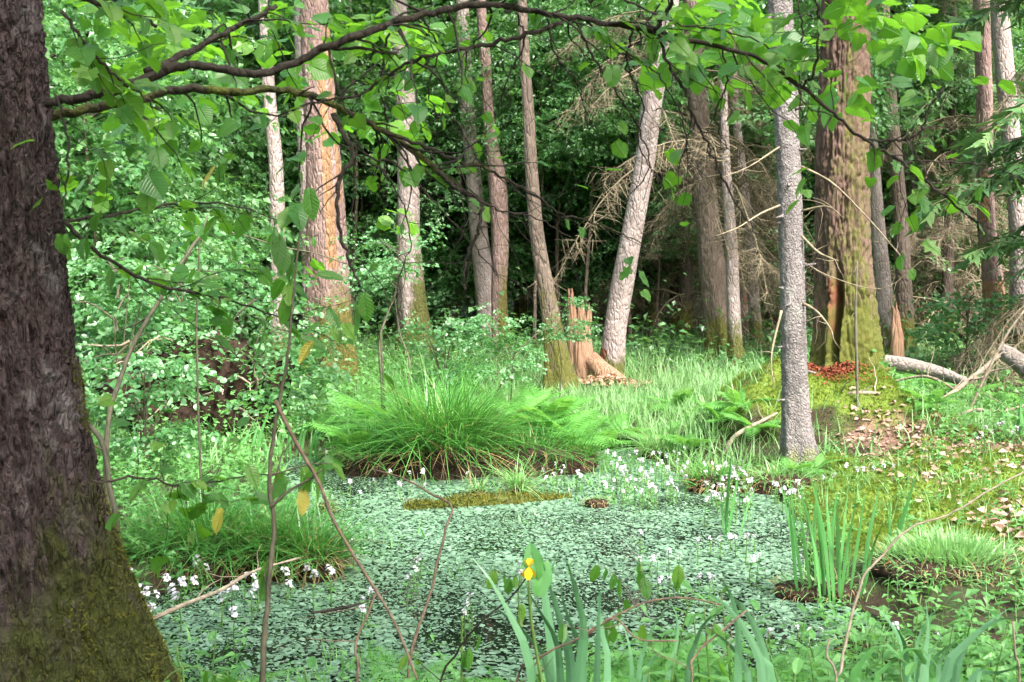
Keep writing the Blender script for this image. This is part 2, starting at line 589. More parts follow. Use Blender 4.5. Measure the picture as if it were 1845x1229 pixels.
M['stem_green'] = plain_mat("green_stem", (0.06, 0.13, 0.03), (0.12, 0.2, 0.05), 30, 0.5, 0.2)
M['stem_grey'] = plain_mat("grey_green_stem", (0.035, 0.035, 0.022), (0.12, 0.11, 0.07), 40, 0.7, 0.4, stretch=(1, 1, .4))
M['stem_brown'] = plain_mat("dry_stem", (0.07, 0.045, 0.03), (0.20, 0.14, 0.10), 40, 0.7, 0.4)
M['twig_dark'] = plain_mat("dark_twig", (0.012, 0.009, 0.007), (0.04, 0.032, 0.024), 35, 0.8, 0.6)
M['twig_moss'] = bark_mat("mossy_branch", (0.014, 0.011, 0.008), (0.055, 0.045, 0.035), 22, 0.6, 0.7, 0.01, moss=(0.10, 0.12, 0.02))
M['deadwood'] = plain_mat("dead_twig", (0.13, 0.10, 0.07), (0.34, 0.29, 0.22), 25, 0.8, 0.4)
M['dead_bough'] = plain_mat("dead_spruce_twigs", (0.10, 0.085, 0.05), (0.27, 0.22, 0.15), 25, 0.8, 0.4)
M['bark_near'] = bark_mat("scaly_bark", (0.022, 0.015, 0.015), (0.13, 0.092, 0.093), 55, 0.32, 1.0, 0.016, moss=(0.05, 0.06, 0.010), lichen=(0.20, 0.18, 0.18))
M['bark_oak'] = bark_mat("fissured_oak_bark", (0.06, 0.036, 0.028), (0.175, 0.112, 0.088), 26, 0.25, 0.7, 0.015, moss=(0.095, 0.105, 0.02), detail_only=True)
M['bark_spruce'] = bark_mat("grey_spruce_bark", (0.09, 0.08, 0.08), (0.28, 0.25, 0.245), 46, 0.6, 0.8, 0.012, moss=(0.15, 0.17, 0.05), lichen=(0.30, 0.29, 0.27))
M['bark_pale'] = bark_mat("pale_bark", (0.18, 0.145, 0.135), (0.42, 0.345, 0.325), 22, 0.4, 0.8, 0.016, moss=(0.10, 0.105, 0.03), lichen=(0.46, 0.42, 0.40))
M['bark_red'] = bark_mat("reddish_bark", (0.13, 0.08, 0.07), (0.37, 0.265, 0.24), 22, 0.3, 0.8, 0.02, moss=(0.12, 0.11, 0.03), red=(0.28, 0.16, 0.09))
M['bark_brown'] = bark_mat("brown_bark", (0.10, 0.075, 0.06), (0.27, 0.21, 0.17), 20, 0.3, 0.8, 0.02, moss=(0.13, 0.13, 0.03))
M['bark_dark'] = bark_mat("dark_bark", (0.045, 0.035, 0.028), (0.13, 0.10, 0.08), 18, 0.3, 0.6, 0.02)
M['rotten'] = bark_mat("rotten_wood", (0.17, 0.085, 0.05), (0.42, 0.27, 0.18), 20, 0.12, 0.8, 0.015, moss=(0.2, 0.18, 0.04), red=(0.27, 0.125, 0.07))
M['log_pale'] = bark_mat("weathered_log", (0.13, 0.11, 0.095), (0.34, 0.29, 0.26), 16, 1.0, 0.6, 0.015, moss=(0.14, 0.15, 0.03))
M['log_moss'] = bark_mat("mossy_log", (0.05, 0.035, 0.025), (0.14, 0.09, 0.06), 20, 1.0, 0.8, 0.02, moss=(0.075, 0.095, 0.015))
M['soil'] = plain_mat("dark_soil", (0.012, 0.008, 0.006), (0.06, 0.038, 0.028), 14, 0.95, 1.0, 0.04, 0.1)
M['root_soil'] = plain_mat("red_brown_root_soil", (0.010, 0.007, 0.005), (0.048, 0.030, 0.022), 9, 0.95, 1.0, 0.06, 0.1)
M['red_dust'] = plain_mat("red_wood_dust", (0.14, 0.035, 0.022), (0.27, 0.085, 0.05), 60, 0.95, 0.8, 0.01, 0.1)
M['ground'] = ground_mat()
M['water'] = water_mat()

# ------------------------------------------------------------------ the lie of the land
POND_PX = [(545, 822), (610, 838), (700, 842), (850, 840), (990, 836), (1068, 832), (1085, 812), (1150, 808), (1205, 850), (1290, 880), (1390, 893),
           (1440, 945), (1428, 1010), (1445, 1075), (1530, 1110), (1590, 1190), (1540, 1250), (1250, 1290), (700, 1300), (280, 1290), (215, 1180),
           (225, 1085), (400, 1062), (606, 1052), (612, 1000), (575, 940), (520, 890), (515, 840)]
POND = np.array([flat(x, y)[:2] for x, y in POND_PX])


def pond_sd(x, y):
    """Signed distance to the pond's edge, negative over water."""
    x, y = np.asarray(x, float), np.asarray(y, float)
    d = np.full(x.shape, 1e9)
    inside = np.zeros(x.shape, bool)
    n = len(POND)
    for i in range(n):
        a, b = POND[i], POND[(i + 1) % n]
        ex, ey = b - a
        t = np.clip(((x - a[0]) * ex + (y - a[1]) * ey) / (ex * ex + ey * ey), 0, 1)
        d = np.minimum(d, np.hypot(x - a[0] - t * ex, y - a[1] - t * ey))
        c = (a[1] > y) != (b[1] > y)
        with np.errstate(divide='ignore', invalid='ignore'):
            inside ^= c & (x < (b[0] - a[0]) * (y - a[1]) / (b[1] - a[1] + 1e-12) + a[0])
    d = d + 0.07 * fbm(x * 3, y * 3, 0, 5, 2)
    return np.where(inside, -d, d)


OAK = np.array([2.93, 11.15])


def mound(x, y):
    return 0.56 * np.exp(-np.abs((x - 2.72) / 0.88) ** 3.2 - np.abs((y - 11.0) / 1.02) ** 3.0)


def ground_h(x, y):
    x, y = np.asarray(x, float), np.asarray(y, float)
    sd = pond_sd(x, y)
    land = 0.11 + 0.011 * np.maximum(0, y - 9.5) + 0.05 * fbm(x * 0.45, y * 0.45, 0, 1, 3) * sstep(6, 16, y) + 0.025 * fbm(x * 2.2, y * 2.2, 0, 9, 2)
    land = land + 0.20 * sstep(1.9, 3.4, x) * sstep(4.0, 6.0, y) * (1 - sstep(9.0, 12.0, y)) + 0.10 * sstep(-3, -7, x) * sstep(8, 13, y)
    h = np.where(sd > 0, -0.02 + (land + 0.02) * sstep(0, 0.42, sd), -0.02 - 0.28 * sstep(0, 0.5, -sd))
    cush = 0.045 * fbm(x * 5, y * 5, 0, 13, 3) * sstep(1.5, 2.0, x) * (1 - sstep(4.2, 5.0, x)) * sstep(5, 6, y) * (1 - sstep(12, 13, y)) * sstep(0.1, 0.4, sd)
    return h + cush + mound(x, y) * (1 + 0.15 * fbm(x * 2.5, y * 2.5, 0, 3, 2))


def gh(x, y):
    return float(ground_h(np.array([x]), np.array([y]))[0])


def G(px, py):
    """Point of the ground seen at a pixel of the photograph."""
    d = ray(px, py)
    ts = np.linspace(3.0, 60, 2400)
    p = CAM + d * ts[:, None]
    below = p[:, 2] < np.maximum(ground_h(p[:, 0], p[:, 1]), 0.0)
    i = int(np.argmax(below)) if below.any() else len(ts) - 1
    q = p[i]
    return np.array([q[0], q[1], gh(q[0], q[1])])


def axis(lo, hi, fine_lo, fine_hi, st):
    a = list(np.arange(fine_lo, fine_hi, st))
    s, v = st, fine_hi
    while v < hi:
        a.append(v)
        s *= 1.16
        v += s
    a.append(hi)
    s, v = st, fine_lo
    b = []
    while v > lo:
        s *= 1.16
        v -= s
        b.append(max(v, lo))
    return np.array(sorted(set(b)) + a)


gx, gy = axis(-220, 220, -5.5, 5.5, 0.045), axis(-60, 320, 3.0, 14.0, 0.05)
X, Y = np.meshgrid(gx, gy, indexing='ij')
Z = ground_h(X.ravel(), Y.ravel()).reshape(X.shape)
nx, ny = X.shape
i, j = np.meshgrid(np.arange(nx - 1), np.arange(ny - 1), indexing='ij')
Q = np.stack([i * ny + j, (i + 1) * ny + j, (i + 1) * ny + j + 1, i * ny + j + 1], -1).reshape(-1, 4)
xf, yf = X.ravel(), Y.ravel()
sdf = pond_sd(xf, yf)


def moss_amt(x, y):
    m = mound(x, y) / 0.56
    right = sstep(1.5, 2.0, x) * (1 - sstep(3.4, 4.6, x)) * sstep(5.2, 6.2, y) * (1 - sstep(9.2, 10.2, y))
    return np.clip(1.7 * m * (0.85 + 0.35 * fbm(x * 2.3, y * 2.3, 0, 21, 2)) + right * (0.62 + 0.6 * fbm(x * 1.7, y * 1.7, 0, 22, 2)), 0, 1)


def litter_amt(x, y):
    a = sstep(2.3, 3.0, x) * (1 - sstep(5.0, 6.0, x)) * sstep(5.0, 6.0, y) * (1 - sstep(9.0, 10.5, y))
    b = 0.55 * np.exp(-((x - 2.95) / 0.4) ** 2 - ((y - 9.85) / 0.3) ** 2)
    return np.clip(a * (0.58 + 0.9 * fbm(x * 1.2, y * 1.2, 0, 31, 2)) + b * (0.7 + 0.9 * fbm(x * 3, y * 3, 0, 33, 2)), 0, 1)


dustc = OAK + np.array([-0.24, -0.24])
gmb = MB().add(np.stack([xf, yf, Z.ravel()], -1), Q, mossy=moss_amt(xf, yf), litter=litter_amt(xf, yf), mud=1 - sstep(0.02, 0.16, sdf),
               dust=np.exp(-((xf - dustc[0]) / 0.15) ** 2 - ((yf - dustc[1] + .1) / 0.22) ** 2) * 1.3)
obj("ground", gmb.mesh("ground", M['ground']), kind='structure', label="mossy forest floor rising gently behind the pond", cat="ground")

wx0, wx1, wy0, wy1 = POND[:, 0].min() - 0.8, POND[:, 0].max() + 0.8, POND[:, 1].min() - 0.5, POND[:, 1].max() + 0.6
wmb = MB().add([(wx0, wy0, 0), (wx1, wy0, 0), (wx1, wy1, 0), (wx0, wy1, 0)], np.array([[0, 1, 2, 3]]))
obj("pond_water", wmb.mesh("pond_water", M['water'], False), kind='structure', label="dark still water of the woodland pond", cat="water")

# ------------------------------------------------------------------ templates
def leaf_tmpl(half, fold=0.16, droop=0.22, seed=0, jag=0.0):
    """half outline (x, y) from stalk to tip; the blade is folded along its midrib."""
    r = np.random.default_rng(seed)
    half = np.array(half, float)
    n = len(half)
    v, uv, f = [], [], []
    for side in (-1, 1):
        for k, (x, y) in enumerate(half):
            jx = x * (1 + jag * (r.random() - 0.5)) + (0.0 if k in (0, n - 1) else jag * 0.12 * (1 if k % 2 else -1))
            ym = min(max(y, 0), 1.0) if k not in (0, n - 1) else y
            for q in (0.0, 0.55, 1.0):
                xx = side * jx * q
                yy = ym * (1 - q) + y * q if k not in (0, n - 1) else y
                z = fold * abs(xx) - droop * yy * yy - 0.25 * fold * (abs(xx) * 2) ** 2 + 0.02 * math.sin(9 * yy + side)
                v.append((xx, yy, z))
                uv.append((0.5 + xx, yy))
    idx = lambda s, k, q: s * n * 3 + k * 3 + q
    for s in (0, 1):
        for k in range(n - 1):
            for q in (0, 1):
                a = [idx(s, k, q), idx(s, k, q + 1), idx(s, k + 1, q + 1), idx(s, k + 1, q)]
                f.append(a if s == 1 else a[::-1])
    return np.array(v), [np.array(f)], np.array(uv)


LINDEN = [(0.02, 0), (0.26, -0.07), (0.44, 0.08), (0.50, 0.30), (0.43, 0.55), (0.27, 0.78), (0.0, 1.04)]
HAZEL = [(0.02, 0), (0.22, 0.0), (0.36, 0.2), (0.42, 0.45), (0.39, 0.68), (0.20, 0.84), (0.0, 1.0)]
OVAL = [(0.02, 0), (0.14, 0.08), (0.25, 0.28), (0.28, 0.5), (0.22, 0.72), (0.10, 0.90), (0.0, 1.02)]
LOBED = [(0.02, 0), (0.34, 0.02), (0.26, 0.22), (0.50, 0.42), (0.27, 0.55), (0.30, 0.80), (0.0, 1.05)]
BIG_LEAVES = [leaf_tmpl(LINDEN, 0.18, 0.22, 1, 0.25), leaf_tmpl(LINDEN, 0.30, 0.35, 2, 0.3), leaf_tmpl(HAZEL, 0.15, 0.12, 3, 0.25), leaf_tmpl(HAZEL, 0.3, 0.3, 4, 0.3), leaf_tmpl(LOBED, 0.2, 0.25, 5, 0.1)]
OVAL_LEAF = leaf_tmpl(OVAL, 0.25, 0.2, 6, 0.2)


def quad_leaf(w=0.36, fold=0.12, droop=0.15):
    v = np.array([(0, 0, 0), (w, .42, fold), (0.0, 1.0, -droop), (-w, .42, fold), (0, .45, 0)])
    return v, [np.array([[0, 1, 4], [1, 2, 4], [2, 3, 4], [3, 0, 4]])], np.stack([v[:, 0] + .5, v[:, 1]], -1)


def round_leaf(w=0.42):
    v = np.array([(0, 0, 0), (w * .8, .22, .08), (w, .55, .1), (w * .6, .9, .02), (-w * .6, .9, .02), (-w, .55, .1), (-w * .8, .22, .08), (0, .5, -.02)])
    f = np.array([[k, k + 1 if k < 6 else 0, 7] for k in range(7)])
    return v, [f], np.stack([v[:, 0] + .5, v[:, 1]], -1)


QL, RL, NARROW = quad_leaf(), round_leaf(), quad_leaf(0.2, 0.05, 0.2)
TRI = (np.array([(-.5, 0, 0), (.5, 0, 0), (0, 1, 0.)]), [np.array([[0, 1, 2]])], np.zeros((3, 2)))


def make_spray(leaf, n, lsize, seed, spread=0.9, droop=0.25):
    """A flat leafy twig along +Y, unit length: returns (verts, faces, uv) of its leaves."""
    r = np.random.default_rng(seed)
    t = np.sort(r.random(n)) * 0.95 + 0.05
    side = np.where(np.arange(n) % 2, 1, -1)
    yaw = np.pi / 2 - side * (0.5 + spread * r.random(n))
    off = side * r.random(n) * 0.30 * (1 - t * 0.5)
    T = np.stack([off, t, -droop * t * t - 0.1 * np.abs(off) + r.normal(0, 0.035, n)], -1)
    d = yaw_dirs(yaw, r.normal(-0.25, 0.35, n))
    Mx = frames(d, np.tile([0, 0, 1.0], (n, 1)), r.normal(0, 0.5, n))
    mb = MB()
    tv, tf, tuv = leaf
    S = lsize * r.uniform(0.65, 1.2, n)
    v = np.einsum('nij,nkj->nki', Mx, tv[None] * S[:, None, None]) + T[:, None, :]
    k = len(tv)
    f = (tf[0][None] + (np.arange(n) * k)[:, None, None]).reshape(-1, tf[0].shape[1])
    tw = np.array([(-.008, 0, 0), (.008, 0, 0), (0, 1, -droop)])
    V = np.vstack([v.reshape(-1, 3), tw])
    return V, [f, np.array([[n * k, n * k + 1, n * k + 2]])], np.vstack([np.tile(tuv, (n, 1)), np.zeros((3, 2))])


SPRAY_U = [make_spray(QL, 22, 0.17, 40 + k) for k in range(4)]
SPRAY_R = [make_spray(RL, 16, 0.20, 50 + k, 0.8, 0.1) for k in range(4)]
SPRAY_F = [make_spray(QL, 14, 0.24, 60 + k) for k in range(3)]


def sprays(mb, tm, pos, yaw, pitch, size, roll=0.3, mat=0):
    n = len(pos)
    which = RNG.integers(0, len(tm), n)
    Mx = frames(yaw_dirs(yaw, pitch), np.tile([0, 0, 1.0], (n, 1)), RNG.normal(0, roll, n))
    for k in range(len(tm)):
        s = which == k
        scatter(mb, tm[k], Mx[s], pos[s], size[s], mat)


def crown_mesh(name, mat, tm, n, rx, rz, size, layers=6, seed=0, hollow=0.25, clumps=16, twig_mat=None):
    """Layered crown of leafy sprays around limbs, with gaps; origin at its bottom centre."""
    r = np.random.default_rng(seed)
    mb = MB()
    cz = np.sort(r.random(clumps))
    cr = np.sqrt(r.random(clumps)) * np.sin(np.pi * (0.12 + 0.8 * cz)) ** 0.6
    ca = r.random(clumps) * 2 * np.pi
    cen = np.stack([np.cos(ca) * cr * rx, np.sin(ca) * cr * rx, cz * rz], -1)
    for c in cen:
        z0 = max(0, c[2] - 0.35 * math.hypot(c[0], c[1]))
        tube(mb, catmull([(0, 0, z0), (c[0] * .5, c[1] * .5, (z0 + c[2]) / 2 + .1), tuple(c)], 6), np.linspace(0.03, 0.008, 6) * rx * 0.6, 5, 1, cap=False)
    which = r.integers(0, clumps, n)
    cs = r.uniform(0.6, 1.3, clumps)[which]
    g = r.normal(0, 1, (n, 3)) * np.array([0.30 * rx, 0.30 * rx, 0.10 * rz]) * cs[:, None]
    pos = cen[which] + g
    pos[:, 2] = np.maximum(pos[:, 2], 0.02)
    yaw = np.arctan2(pos[:, 1], pos[:, 0]) + r.normal(0, 0.8, n)
    sprays(mb, tm, pos, yaw, r.normal(-0.12, 0.22, n), size * r.uniform(0.6, 1.3, n), 0.35)
    return mb.mesh(name, [mat, twig_mat or M['twig_dark']], False)


CROWN_U = [crown_mesh("leafy_crown", M['leaf_under'], SPRAY_U, 620, 1.5, 3.4, 0.52, seed=70 + k, clumps=22) for k in range(4)]
CROWN_F = [crown_mesh("forest_crown", M['leaf_far'], SPRAY_F, 300, 2.2, 5.5, 0.75, seed=80 + k, clumps=26) for k in range(3)]
CROWN_T = [crown_mesh("canopy_crown", M['leaf_far'], SPRAY_F, 80, 2.4, 5.0, 0.9, seed=90 + k, clumps=12) for k in range(3)]
CROWN_S = [crown_mesh("shrub_crown", M['leaf_pale'], SPRAY_R, 130, 0.75, 1.3, 0.36, seed=95 + k, clumps=13, twig_mat=M['stem_grey']) for k in range(4)]

# ------------------------------------------------------------------ trees traced from the photograph
def trunk_mesh(name, pts, rad, mat, seg=28, step=0.035, rough=0.05, ridge=None, base_moss=0.9, moss_h=0.9, side_moss=0.0, side_ang=0.0, flare=0.35, roots=5, zfine=6.0, red=None, seed=0, hollow=None, moss_all=0.0):
    """Trunk along pts (world, first point at the ground); coordinates relative to the first point."""
    pts, rad = np.asarray(pts, float), np.asarray(rad, float)
    o = pts[0].copy()
    full = np.column_stack([pts, rad])
    z0 = o[2] - 0.18
    first = full[0].copy()
    first[2] = z0
    full = np.vstack([first, full])
    dens = catmull(full, 400)
    cum = np.concatenate([[0], np.cumsum(np.linalg.norm(np.diff(dens[:, :3], axis=0), axis=1))])
    sf = np.arange(0, min(zfine, cum[-1]), step)
    sr = np.arange(sf[-1] + step, cum[-1], 0.4) if cum[-1] > zfine else np.array([])
    s = np.concatenate([sf, sr, [cum[-1]]])
    path = np.stack([np.interp(s, cum, dens[:, k]) for k in range(4)], -1)
    n = len(s)
    a = np.linspace(0, 2 * np.pi, seg, endpoint=False)
    A, S = np.meshgrid(a, s)
    Rr = np.maximum(path[:, 3], 0.012)[:, None].repeat(seg, 1)
    hgt = np.maximum(S - 0.18, 0)
    rb = rad[0]
    fl = flare * np.exp(-hgt / (rb * 2.2)) * (0.55 + 0.75 * np.cos(A * roots + seed + 0.6 * np.sin(A * 2 + seed)))
    disp = fl * rb + rough * Rr * fbm(np.cos(A) * 1.6 + seed, np.sin(A) * 1.6, S * 1.4, seed, 3)
    if ridge:
        cw, ch, dep = ridge[:3]
        crack = ridge[3] if len(ridge) > 3 else 0.25
        nu = max(6, int(round(2 * np.pi * rb / cw)))
        wob = 0.35 * fbm(np.cos(A) * 3, np.sin(A) * 3, S * 6, seed + 3, 3)
        e, cid = plates(A / (2 * np.pi) * nu + wob, S / ch + wob * 0.8 + 3, nu, seed)
        e2, _ = plates(A / (2 * np.pi) * nu * 2 + wob * 2, S / ch * 2.2 + 7, nu * 2, seed + 5)
        kf = 0.55 / cw
        ax_, ay_ = np.cos(A) * rb * kf, np.sin(A) * rb * kf
        wz = 0.5 * fbm(ax_ * .3, ay_ * .3, S * 2.5, seed + 4, 2)
        fis = np.abs(fbm(ax_ + wz, ay_ - wz, S * 0.55 / ch, seed + 6, 3))
        ridg = sstep(0.0, crack, fis)
        disp = disp + dep * (ridg * (0.5 + 0.5 * sstep(0.0, crack, e)) - 0.7 + 0.35 * (cid - 0.5)) + dep * 0.18 * (sstep(0, .3, e2) - .5) * ridg + dep * 0.22 * fbm(np.cos(A) * rb * 70, np.sin(A) * rb * 70, S * 35, seed + 8, 3)
    redw = np.zeros_like(A)
    if red:
        for (ang, wid, za, zb) in red:
            da = np.abs((A - ang + np.pi) % (2 * np.pi) - np.pi)
            redw = np.maximum(redw, (1 - sstep(wid * 0.5, wid, da)) * sstep(za - .1, za + .05, hgt) * (1 - sstep(zb - .25, zb, hgt)))
    if hollow:
        ang, wid, za, zb, dep = hollow
        da = np.abs((A + 0.12 * np.sin(S * 5) - ang + np.pi) % (2 * np.pi) - np.pi)
        k = (1 - sstep(wid * 0.55, wid, da)) * sstep(za - .1, za + .05, hgt) * (1 - sstep(zb - .6, zb, hgt))
        disp = disp - dep * k
    mossv = base_moss * np.exp(-(hgt / moss_h) ** 2) + moss_all + side_moss * np.clip(np.cos(A - side_ang), 0, 1) * np.exp(-hgt / 3.5)
    v = np.stack([path[:, 0][:, None] - o[0] + np.cos(A) * (Rr + disp), path[:, 1][:, None] - o[1] + np.sin(A) * (Rr + disp), path[:, 2][:, None].repeat(seg, 1) - o[2]], -1)
    ii, jj = np.meshgrid(np.arange(n - 1), np.arange(seg), indexing='ij')
    q = np.stack([ii * seg + jj, ii * seg + (jj + 1) % seg, (ii + 1) * seg + (jj + 1) % seg, (ii + 1) * seg + jj], -1).reshape(-1, 4)
    mb = MB().add(v.reshape(-1, 3), q, moss=np.clip(mossv, 0, 1).ravel(), redwood=redw.ravel())
    return mb.mesh(name, mat), o


def px_path(base, ent, top=12.5, Yd=None):
    """(px, py, width) rows from the foot up -> points and radii; the trunk goes on above the frame."""
    g = G(*base)
    Yd = Yd or g[1]
    g = P(base[0], base[1], Yd)
    g[2] = gh(g[0], Yd)
    pts, rad = [], []
    for (px, py, w) in ent:
        p = P(px, py, Yd)
        pts.append(p)
        rad.append(w * 0.5 / F_PX * Yd)
    pts[0] = np.array([pts[0][0], Yd, g[2]])
    d = pts[-1] - pts[-2]
    d = d / np.linalg.norm(d)
    d = d * np.array([0.6, 1, 1])
    d /= np.linalg.norm(d)
    n = 4
    last, r0 = pts[-1], rad[-1]
    for k in range(1, n + 1):
        pts.append(last + d * (top - last[2]) * k / n)
        rad.append(max(r0 * (1 - 0.75 * k / n), 0.015))
    return np.array(pts), np.array(rad)


TREES = {}


def tree(key, label, base, ent, mat, top=12.5, crown=None, crown_z=7.0, crown_s=1.0, Yd=None, group=None, name="tall_tree", **kw):
    pts, rad = px_path(base, ent, top, Yd)
    me, o = trunk_mesh("trunk", pts, rad, mat, seed=len(TREES) + 1, **kw)
    t = thing(name, label, "tree", o, group=group)
    obj("trunk", me, t)
    k = len(TREES)
    if crown is not None:
        i = int(np.argmin(np.abs(pts[:, 2] - (top - 1.0))))
        c = pts[i] - o
        obj("crown", crown[k % len(crown)], t, (c[0], c[1], crown_z), (0, 0, k * 1.7), crown_s)
    TREES[key] = (t, pts, rad, o)
    return t


tree("speckled", "slim grey speckled trunk left of the thick reddish trunk", (505, 645), [(506, 645, 36), (503, 540, 30), (501, 450, 28), (497, 300, 26), (486, 180, 23), (478, 60, 20)], M['bark_pale'], Yd=15.0, crown=CROWN_T)
tree("red_big", "thick reddish trunk with flaking bark and orange moss patches", (597, 690), [(598, 690, 92), (595, 600, 80), (590, 450, 72), (583, 300, 62), (574, 150, 54), (566, 20, 50)], M['bark_red'], crown=CROWN_T,
     side_moss=0.5, side_ang=-0.9, ridge=(0.07, 0.35, 0.018), seg=48, red=[(-1.2, 0.35, 1.4, 4.0), (-0.5, 0.3, 2.2, 4.5)])
tree("red_behind", "narrow pale trunk close behind the thick reddish trunk", (562, 660), [(564, 655, 36), (558, 450, 30), (549, 250, 27), (545, 120, 25), (542, 20, 24)], M['bark_pale'])
tree("pale_moss", "pale trunk with a moss-covered right edge at its swollen foot", (752, 655), [(754, 655, 64), (745, 560, 50), (737, 450, 43), (736, 330, 39), (732, 200, 36), (722, 80, 31)], M['bark_pale'], crown=CROWN_T, side_moss=0.9, side_ang=-0.5, moss_h=0.8)
tree("pair_left", "left trunk of the crossing pair, smooth and pale", (888, 632), [(890, 632, 40), (876, 540, 37), (864, 430, 33), (852, 310, 28), (842, 200, 27), (834, 40, 24)], M['bark_pale'], Yd=20.5, base_moss=0.4)
tree("pair_right", "right trunk of the crossing pair, reddish with a bulge halfway up", (905, 640), [(905, 640, 32), (899, 540, 28), (901, 430, 31), (895, 320, 32), (882, 230, 20), (874, 100, 20), (868, 30, 18)], M['bark_red'], Yd=19.6, base_moss=0.5, side_moss=0.8, side_ang=-0.6)
tree("centre", "slender speckled trunk bending up beside the splintered stump", (1010, 705), [(1012, 705, 54), (1000, 620, 37), (984, 520, 30), (967, 420, 26), (957, 300, 23), (952, 200, 21), (943, 60, 18)], M['bark_brown'], moss_h=1.6, base_moss=0.75)
tree("leaning", "smooth pinkish trunk leaning to the right behind the splintered stump", (1102, 685), [(1100, 685, 42), (1108, 600, 40), (1124, 500, 41), (1143, 400, 39), (1162, 290, 37), (1176, 180, 36), (1192, 100, 34), (1205, 20, 33)], M['bark_pale'], top=11, base_moss=1.0, moss_h=0.35, red=[(3.6, 0.7, 0.0, 0.55)])
tree("dark_grey", "rugged grey-brown trunk standing among hanging dead branches", (1310, 672), [(1310, 672, 58), (1294, 560, 49), (1281, 460, 45), (1270, 330, 39), (1260, 200, 33), (1252, 120, 30)], M['bark_brown'], Yd=18.2, ridge=(0.07, 0.3, 0.02), seg=40)
tree("thin_red", "thin pinkish trunk touching the rugged grey-brown trunk", (1327, 678), [(1327, 678, 28), (1322, 560, 24), (1317, 430, 21), (1308, 300, 17), (1304, 180, 14), (1301, 60, 13)], M['bark_pale'], Yd=17.2)
tree("thin_grey", "thin trunk between the dead branches and the grey spruce", (1366, 648), [(1366, 648, 25), (1358, 540, 21), (1350, 420, 18), (1338, 320, 18), (1325, 200, 15), (1318, 60, 14)], M['bark_pale'], Yd=20.0)
tree("spruce", "straight grey spruce trunk with branch stubs in front of the oak", (1440, 830), [(1442, 830, 60), (1436, 760, 50), (1431, 640, 45), (1427, 480, 43), (1419, 250, 42), (1411, 100, 42), (1405, 0, 42)], M['bark_spruce'], crown=CROWN_T, seg=56, step=0.02, zfine=4.5, base_moss=0.6, moss_h=0.22, ridge=(0.035, 0.06, 0.008), flare=0.24, name="spruce_tree")
tree("oak", "massive mossy oak trunk with deeply furrowed red-brown bark", (1528, 720), [(1530, 720, 108), (1526, 660, 98), (1520, 500, 90), (1518, 300, 88), (1522, 100, 80), (1524, 0, 78)], M['bark_oak'], crown=CROWN_T, Yd=float(OAK[1]), crown_s=1.4,
     seg=150, step=0.016, zfine=4.6, ridge=(0.034, 0.30, 0.036, 0.2), moss_all=0.40, base_moss=0.3, moss_h=0.5, side_moss=0.22, side_ang=-1.2, roots=6, flare=0.28, red=[(4.12, 0.30, 0.0, 0.95), (4.9, 1.0, -0.2, 0.45)], hollow=(4.15, 0.22, 0.1, 1.15, 0.20), name="oak_tree")
tree("pale_oak", "slim pale trunk showing just right of the massive oak", (1607, 660), [(1608, 660, 42), (1597, 560, 31), (1587, 460, 26), (1573, 300, 24), (1559, 100, 22), (1553, 0, 22)], M['bark_pale'], crown=CROWN_T, side_moss=0.5, side_ang=-0.2)
tree("grey_far", "grey trunk standing farther back right of the oak", (1632, 640), [(1632, 640, 32), (1628, 500, 28), (1622, 380, 26), (1606, 200, 23), (1593, 60, 24)], M['bark_brown'])
tree("peeled", "purplish trunk with bark peeled to orange wood near its foot", (1797, 606), [(1798, 606, 44), (1788, 500, 36), (1777, 400, 31), (1774, 200, 28), (1768, 0, 28)], M['bark_red'], crown=CROWN_T, base_moss=0, Yd=18.0, red=[(4.7, 2.0, 0.0, 1.35), (4.3, 0.7, 2.1, 2.9)])
tree("edge_right", "pale grey trunk at the right edge behind green spruce boughs", (1838, 600), [(1838, 600, 36), (1834, 400, 33), (1817, 200, 33), (1800, 0, 31)], M['bark_pale'], crown=CROWN_T, Yd=17.5)
tree("left_thin_a", "very thin pale trunk in the left thicket, nearest the mossy dark trunk", (150, 628), [(150, 628, 16), (146, 480, 14), (143, 350, 12), (140, 200, 10)], M['bark_pale'], top=8, crown=CROWN_U, crown_z=5)
tree("left_thin_b", "thin pinkish trunk rising straight out of the left thicket", (308, 622), [(308, 622, 16), (306, 480, 14), (305, 320, 12), (303, 150, 11)], M['bark_pale'], top=9, crown=CROWN_U, crown_z=5)
tree("left_thin_c", "thin red-brown trunk behind the dark root mound", (392, 640), [(393, 640, 26), (388, 450, 19), (380, 250, 16), (376, 80, 14)], M['bark_red'], top=10, crown=CROWN_U, crown_z=5)
tree("far_stub", "distant grey trunk showing between the reddish and the pale mossy trunk", (692, 615), [(692, 615, 24), (690, 450, 21), (689, 300, 20), (687, 100, 18)], M['bark_brown'])

